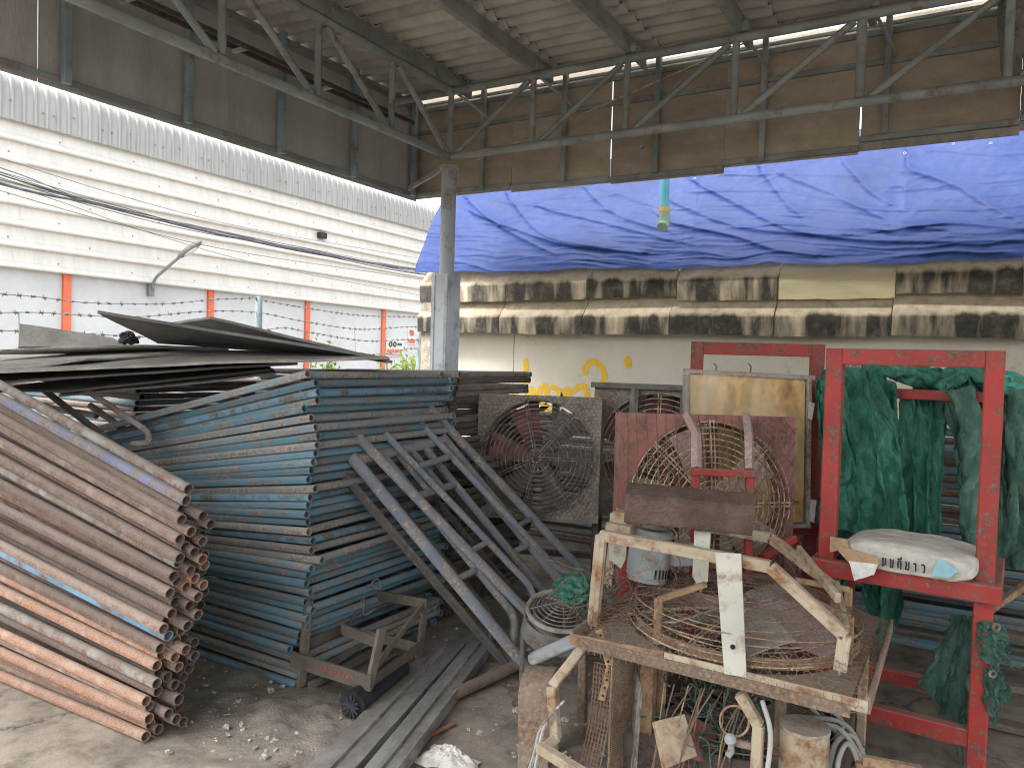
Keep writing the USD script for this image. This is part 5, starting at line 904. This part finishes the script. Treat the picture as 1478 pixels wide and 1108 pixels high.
# ================================================================== RED RACKS, PANEL, SACK, NET
def rack(label, FL, FR, zt, zs, zb, depth, zrear, look, post=.067, shelf=True):
    FL, FR = A([*FL[:2], 0]), A([*FR[:2], 0]); d = unit(FR - FL); b = A([-d[1], d[0], 0]); z = A([0, 0, 1.0])
    t = thing('steel_rack', label, 'rack', (FL + FR) / 2, group='red steel racks')
    for p in (FL, FR): part(t, 'post', beam(p, p + z * zt, post, post, b, .005), look)
    part(t, 'top_rail', beam(FL + z * (zt - post / 2) + d * post / 2, FR + z * (zt - post / 2) - d * post / 2, post * .98, post, z, .005), look)
    for p in (FL, FR): part(t, 'rear_post', beam(p + b * depth, p + b * depth + z * zrear, post * .8, post * .8, b, .005), look)
    part(t, 'rear_rail', beam(FL + b * depth + z * (zrear - .03), FR + b * depth + z * (zrear - .03), post * .8, post * .7, z, .005), look)
    for zz in (zs, zb):
        f = (FL - d * .05, FR + d * .06) if zz == zs else (FL + d * post / 2, FR - d * post / 2)
        o = b * -(post / 2 + .03) if zz == zs else 0 * b
        part(t, 'shelf_rail', beam(f[0] + z * zz + o, f[1] + z * zz + o, .055, .07, z, .005), look); part(t, 'shelf_rail', beam(FL + b * (depth - .06) + z * zz, FR + b * (depth - .06) + z * zz, .05, .06, z, .005), look)
        for p in (FL - d * .035 if zz == zs else FL, FR + d * .035 if zz == zs else FR): part(t, 'side_rail', beam(p + z * (zz - .0) + b * (.04 if zz != zs else -.01), p + b * (depth - .04) + z * zz, .05, .06, z, .005), look)
    return t, d, b
r2, d2, b2 = rack('bright red steel rack carrying the cement sack and green net', PD(1196, 760, 3.32), PD(1423, 800, 3.0), 1.695, .765, .17, .55, 1.53, L['red'])
r1, d1, b1 = rack('dull red steel rack behind the rust stained panel', PD(1003, 600, 4.17), PD(1176, 600, 4.04), 1.735, .78, .2, .5, 1.5, L['red_dull'])
pn = thing('rusty_panel', 'rust stained cream panel box standing in the dull red rack', 'panel', PD(1075, 755, 3.75))
c = [PD(990, 540, 3.92), PD(1160, 546, 3.86), PD(1157, 752, 3.86), PD(990, 752, 3.92)]
part(pn, 'sheet', slab(warped(c, 14, 12, .010, 5, 2), -.03), L['panel'])
part(pn, 'rim', beam(PD(987, 535, 3.91), PD(1174, 545, 3.84), .07, .022), L['panel_rim']); part(pn, 'rim', beam(PD(1166, 546, 3.84), PD(1163, 757, 3.84), .02, .07, fwd * -1), L['panel_rim']); part(pn, 'rim', beam(PD(990, 540, 3.91), PD(990, 757, 3.91), .02, .07, fwd * -1), L['panel_rim']); part(pn, 'rim', beam(PD(987, 757, 3.91), PD(1168, 757, 3.84), .07, .02), L['panel_rim'])
part(pn, 'paper_scrap', slab(warped([PD(1056, 546, 3.885), PD(1083, 547, 3.87), PD(1082, 557, 3.87), PD(1055, 556, 3.885)], 4, 6, .006, 2, 40), .002), L['paper'])
for k, (x, y, w, h) in enumerate(((1168, 580, 8, 26), (1170, 720, 9, 34))): part(pn, 'paint_flake', slab(warped([PD(x, y, 3.80), PD(x + w, y + 2, 3.80), PD(x + w - 4, y + h, 3.80), PD(x - 2, y + h - 3, 3.80)], 4, 4, .008, k, 30), .002), L['bag'])
part(pn, 'bolt', rod(PD(1134, 724, 3.72), PD(1152, 725, 3.82), .008), L['rust_sheet'])
for x in (1033, 1083): part(pn, 'hook', tube([PD(x, 537, 3.90), PD(x + 1, 529, 3.90), PD(x - 3, 524, 3.90)], .004, 5), L['wire_dark'])
# cement sack
bL, bR = PD(1215, 785, 3.22), PD(1412, 808, 2.93); bd = unit((bR - bL) * [1, 1, 0]); bb_ = A([-bd[1], bd[0], 0]); sl_ = np.linalg.norm((bR - bL)[:2])
uu, vv = np.meshgrid(np.linspace(0, 2 * np.pi, 72), np.linspace(-np.pi / 2, np.pi / 2, 30), indexing='ij'); se = lambda v, e: np.sign(v) * np.abs(v) ** e
bx_, by_, bz_ = sl_ / 2 * se(np.cos(vv), .3) * se(np.cos(uu), .35), .19 * se(np.cos(vv), .3) * se(np.sin(uu), .35), .056 * se(np.sin(vv), .6)
Pn = np.stack([bx_ * 5, by_ * 7, bz_ * 6], -1); bump_ = (meshkit.fbm(Pn * 1.3, 4, 17) - .5); bz_ = bz_ * (1 + .10 * np.cos(bx_ / sl_ * 5)) + bump_ * .05 + (meshkit.fbm(Pn * 4, 3, 23) - .5) * .014; bx_ = bx_ + bump_ * .02; by_ = by_ + (meshkit.fbm(Pn * 1.9 + 9, 3, 3) - .5) * .03
sc_ = (bL + bR) / 2 * [1, 1, 0] + bb_ * .14 + A([0, 0, .765 + .038 + .052])
sack = thing('cement_sack', 'dirty white cement sack with a torn brown corner on the rack shelf', 'sack', sc_ - [0, 0, .06])
to = lambda x, y, z: sc_ + bd * x + bb_ * y + A([0, 0, 1.0]) * z
part(sack, 'bag', grid(sc_ + bx_[..., None] * bd + by_[..., None] * bb_ + bz_[..., None] * A([0, 0, 1.0])), L['bag'], smooth=True)
part(sack, 'torn_flap', slab(warped([to(-.27, -.205, .03), to(-.10, -.212, .01), to(-.08, -.218, -.02), to(-.2, -.215, -.035)], 8, 10, .02, 3, 20), .003), L['kraft'])
part(sack, 'torn_flap', slab(warped([to(-.2, -.214, -.03), to(-.09, -.222, -.02), to(-.1, -.235, -.06), to(-.17, -.235, -.10)], 8, 10, .03, 6, 25), .003), L['paper'])
part(sack, 'torn_flap', slab(warped([to(-.29, -.16, .05), to(-.22, -.195, .055), to(-.2, -.205, .02), to(-.28, -.19, -.01)], 6, 6, .02, 8, 25), .003), L['kraft'])
def flat_on_sack(geom, h, look, nm, yo=-.2085):
    m = extrude(geom, h); m.apply_transform(mat4(to(0, yo, 0), bd, (0, 0, 1), -bb_)); part(sack, nm, m, look)
flat_on_sack(Polygon([(.10, -.03), (.155, -.032), (.19, .0), (.15, .028), (.118, .036)]), .004, L['bag_blue'], 'printed_patch')
glyphs = [[[(0, 1), (.1, 0), (.1, 1)], [(.1, .1), (.5, .25), (.5, 1)], [(0, .9), (.12, 1)]], [[(0, 1), (.12, .9), (.12, 0), (.45, 0), (.5, .25), (.5, 1)]], [[(0, .7), (.05, 1), (.45, 1), (.5, .6), (.5, 0)], [(.05, .1), (0, .5), (.15, .6)], [(.0, 1.25), (.5, 1.25), (.5, 1.45)]], [[(0, 1), (.15, .7), (.0, .1), (.4, 0), (.5, .3), (.5, 1)]], [[(.0, .9), (.2, 1), (.35, .85), (.35, 0)]], [[(.0, .9), (.25, 1), (.45, .8), (.45, .1), (.3, 0)]]]
for k, gl in enumerate(glyphs): flat_on_sack(shapely.union_all([LineString([(-.075 + .028 * k + .021 / .5 * .5 * x, -.026 + .030 * y) for x, y in s]).buffer(.0028) for s in gl]), .004, L['ink'], 'printed_letter', -.209)
# green shade net
net = thing('shade_net', 'crumpled green shade net draped over the back of the red rack', 'net', PD(1330, 760, 3.7))
def drape(name, top, bot, nfold, amp, seed, look, m=46, n=70, sag=.0):
    T = smooth_path([PD(*p) for p in top], n); B = smooth_path([PD(*p) for p in bot], n); n_ = min(len(T), len(B)); i = np.linspace(0, 1, n)
    T = A([[np.interp(i, np.linspace(0, 1, len(T)), T[:, k]) for k in range(3)]])[0].T; B = A([[np.interp(i, np.linspace(0, 1, len(B)), B[:, k]) for k in range(3)]])[0].T
    s = np.linspace(0, 1, m)[:, None, None]; P = T[None] * (1 - s) + B[None] * s; ii = np.broadcast_to(i[None], (m, n)); ss = np.broadcast_to(s[..., 0], (m, n))
    w = meshkit.fbm(np.stack([ii * 3, ss * 2, 0 * ii + seed], -1), 3, seed); ph = ii * nfold + 1.1 * w + .25 * ss
    d = amp * 1.25 * (ridge(ph, 1.4) - .5) * (.45 + .55 * ss) + amp * 1.3 * (meshkit.fbm(np.stack([ii * 14, ss * 9, 0 * ii + seed], -1), 4, seed + 3) - .5) + amp * 1.5 * (w - .5)
    side = amp * .5 * np.sin(ph * 2 * np.pi)
    P = P - fwd * d[..., None] + rgt * side[..., None] * .6
    P[..., 2] += .035 * (meshkit.fbm(np.stack([ii * 9, 0 * ii, 0 * ii + seed], -1), 3, seed + 5) - .5) * ss
    return part(net, name, grid(P), L[look], smooth=True)
drape('left_fold', [(1190, 535, 3.62), (1215, 528, 3.58), (1262, 540, 3.55), (1290, 556, 3.6)], [(1205, 770, 3.6), (1250, 772, 3.55), (1290, 765, 3.5), (1318, 775, 3.55)], 3.2, .09, 1, 'net')
drape('far_left_fold', [(1180, 548, 3.8), (1200, 540, 3.8), (1222, 535, 3.8)], [(1184, 790, 3.8), (1205, 800, 3.8), (1235, 790, 3.8)], 1.6, .06, 2, 'net')
drape('middle_fold', [(1300, 568, 3.66), (1330, 556, 3.62), (1366, 562, 3.66)], [(1304, 770, 3.66), (1330, 765, 3.62), (1354, 772, 3.66)], 3.0, .06, 3, 'net')
drape('right_fold', [(1366, 556, 3.55), (1395, 535, 3.5), (1428, 540, 3.5), (1452, 560, 3.55)], [(1395, 760, 3.6), (1425, 830, 3.5), (1455, 790, 3.5), (1475, 760, 3.55)], 2.8, .08, 4, 'net_dull')
drape('far_right_fold', [(1430, 555, 3.45), (1462, 545, 3.4), (1510, 548, 3.4)], [(1440, 830, 3.55), (1470, 820, 3.5), (1520, 830, 3.5)], 2.4, .08, 5, 'net_dull')
drape('lower_fold', [(1225, 765, 3.75), (1270, 760, 3.7), (1330, 765, 3.75)], [(1262, 900, 3.75), (1275, 928, 3.72), (1300, 880, 3.75)], 2.2, .06, 6, 'net')
drape('bottom_left_fold', [(1196, 760, 3.75), (1215, 765, 3.75), (1240, 770, 3.75)], [(1200, 890, 3.75), (1215, 900, 3.75), (1225, 880, 3.75)], 1.4, .05, 9, 'net')
def roll(name, pts, r, look, seed):
    P = smooth_path([PD(*p) for p in pts], 44); m = tube(P, r, 26); V = m.vertices.reshape(len(P), 26, 3); C0 = P[:, None]; an = np.arange(26) / 26 * 2 * np.pi
    ii = np.broadcast_to(np.linspace(0, 1, len(P))[:, None], (len(P), 26)); k = .62 + .75 * ridge(3.5 * an[None] / 6.283 + 2.2 * meshkit.fbm(np.stack([ii * 6, 0 * ii, 0 * ii], -1), 3, seed), 1.3) * .6 + .5 * (meshkit.fbm(V * 22, 3, seed) - .3); V = C0 + (V - C0) * k[..., None]
    m.vertices = V.reshape(-1, 3); part(net, name, m, L[look], smooth=True)
roll('top_roll', [(1258, 545, 3.66), (1272, 530, 3.62), (1300, 533, 3.6), (1335, 545, 3.62), (1372, 549, 3.62)], .052, 'net', 3)
roll('top_roll', [(1355, 562, 3.58), (1375, 543, 3.55), (1400, 537, 3.52), (1430, 552, 3.5), (1445, 585, 3.5)], .045, 'net', 5)
roll('top_roll', [(1425, 550, 3.5), (1455, 553, 3.45), (1480, 562, 3.45), (1530, 566, 3.45)], .05, 'net_pale', 8)
roll('hanging_twist', [(1385, 560, 3.44), (1402, 610, 3.42), (1412, 660, 3.42), (1405, 740, 3.45), (1420, 800, 3.45)], .05, 'net_dull', 7)
net2 = net; net = thing('net_bundle', 'dark green net bundle tied round the lower right post of the red rack', 'net', PD(1400, 1000, 3.1))
drape('left_cloth', [(1375, 895, 3.35), (1392, 888, 3.3), (1412, 890, 3.2)], [(1330, 990, 3.4), (1362, 1030, 3.35), (1402, 1045, 3.25)], 2.2, .06, 11, 'net_dull')
drape('right_cloth', [(1412, 900, 2.98), (1430, 894, 2.95), (1450, 905, 2.95)], [(1416, 950, 2.96), (1440, 968, 2.92), (1456, 950, 2.95)], 1.8, .05, 12, 'net_dull')
drape('right_cloth', [(1420, 965, 2.96), (1435, 960, 2.93), (1448, 965, 2.95)], [(1424, 1030, 2.97), (1436, 1035, 2.94), (1452, 1000, 2.96)], 1.6, .04, 13, 'net_dull')
for x, y in ((1438, 905), (1433, 972)): part(net, 'eyelet', ring(PD(x, y, 2.88), -fwd, .012, .005, 16, 6), L['wire_dark'], smooth=True)
for k in range(5): part(net, 'cord', tube(smooth_path([PD(1385 + 4 * k, 1040, 3.2), PD(1380 + 8 * k, 1070, 3.18), PD(1390 + 4 * k, 1120, 3.15)], 10), .003, 4), L['net_dull'])
net3 = net; net = thing('green_net_scrap', 'small crumpled green net scrap lying on the loose fan guard', 'net', PD(830, 850, 3.6))
sm = trimesh.creation.icosphere(4, 1.0); sm.vertices *= (1 + .7 * (meshkit.fbm(sm.vertices * 3.1, 4, 15) - .5))[:, None]; sm.apply_scale([.10, .10, .065]); part(net, 'cloth', placed(sm, mat4(PD(832, 850, 3.6), rgt, fwd, (0, 0, 1))), L['net'], smooth=True)
ob = thing('ochre_crate', 'corner of an ochre timber crate at the bottom edge beside the hoses', 'crate', PD(1275, 1140, 2.5))
for a, b in (((1245, 1096, 2.55), (1330, 1112, 2.5)), ((1243, 1100, 2.56), (1238, 1160, 2.56)), ((1290, 1106, 2.53), (1286, 1165, 2.53))): part(ob, 'slat', beam(PD(*a), PD(*b), .03, .03), L['ochre'])
part(ob, 'board', slab(bilinear([PD(1246, 1104, 2.58), PD(1330, 1120, 2.53), PD(1330, 1170, 2.53), PD(1240, 1160, 2.58)], 2, 2), .01), L['kraft'])
# at the right edge
R = np.random.default_rng(41)
for k, (a, b, w) in enumerate((((1428, 880, 3.3), (1500, 830, 3.5), .03), ((1425, 985, 3.6), (1510, 1000, 3.6), .07), ((1425, 1040, 3.5), (1510, 1060, 3.4), .08), ((1440, 1075, 3.4), (1510, 1095, 3.3), .09), ((1430, 910, 3.8), (1510, 925, 3.8), .10), ((1440, 1010, 3.7), (1445, 1140, 3.7), .06))):
    solo('timber_offcut', ['thin ochre stick slanting up to the right edge behind the red post', 'upper grey timber offcut stacked at the right edge', 'middle grey timber offcut stacked at the right edge', 'lowest grey timber offcut at the right edge', 'wide timber offcut in the shade at the right edge, above the others', 'upright timber offcut behind the others at the right edge'][k], 'timber', beam(PD(*a), PD(*b), w, .03), L['wood'] if k else L['ochre'], group='timber offcuts at the right edge')
hb = PD(1463, 40, 6.75); hb = PY(1463, 40, YT + .15)
hg = thing('hanging_sack_bundle', 'grey wrapped bundle hanging from the back truss at the top right', 'bundle', hb)
P = smooth_path([PY(1470, -60, YT + .12), PY(1468, 0, YT + .12), PY(1463, 60, YT + .12), PY(1455, 118, YT + .1)], 26); m = tube(P, np.interp(np.linspace(0, 1, len(P)), [0, .5, 1], [.13, .10, .035]), 24); V = m.vertices.reshape(len(P), 24, 3); an = np.arange(24) / 24 * 2 * np.pi; kk = .8 + .3 * ridge(4 * an[None] / 6.283 + np.linspace(0, 1, len(P))[:, None] * .6 + .0 * an[None], 1.2); m.vertices = (P[:, None] + (V - P[:, None]) * kk[..., None]).reshape(-1, 3)
part(hg, 'cloth', m, L['fan_grey'], smooth=True)
# stack of planks seen through the empty rack, behind
for k, (x, h) in enumerate(((1215, .0), (1232, .0), (1246, 0))):
    solo('leaning_plank', ['blue edged plank leaning behind the net left of the others', 'white edged plank leaning behind the net between two others', 'brown plank leaning behind the net right of the others'][k], 'plank', beam(PD(x, 800, 4.7), PD(x + 4, 515, 4.75 + .05 * k), .06, .02, (0, 1, 0)), [L['ladder_blue'], L['galv'], L['wood']][k])
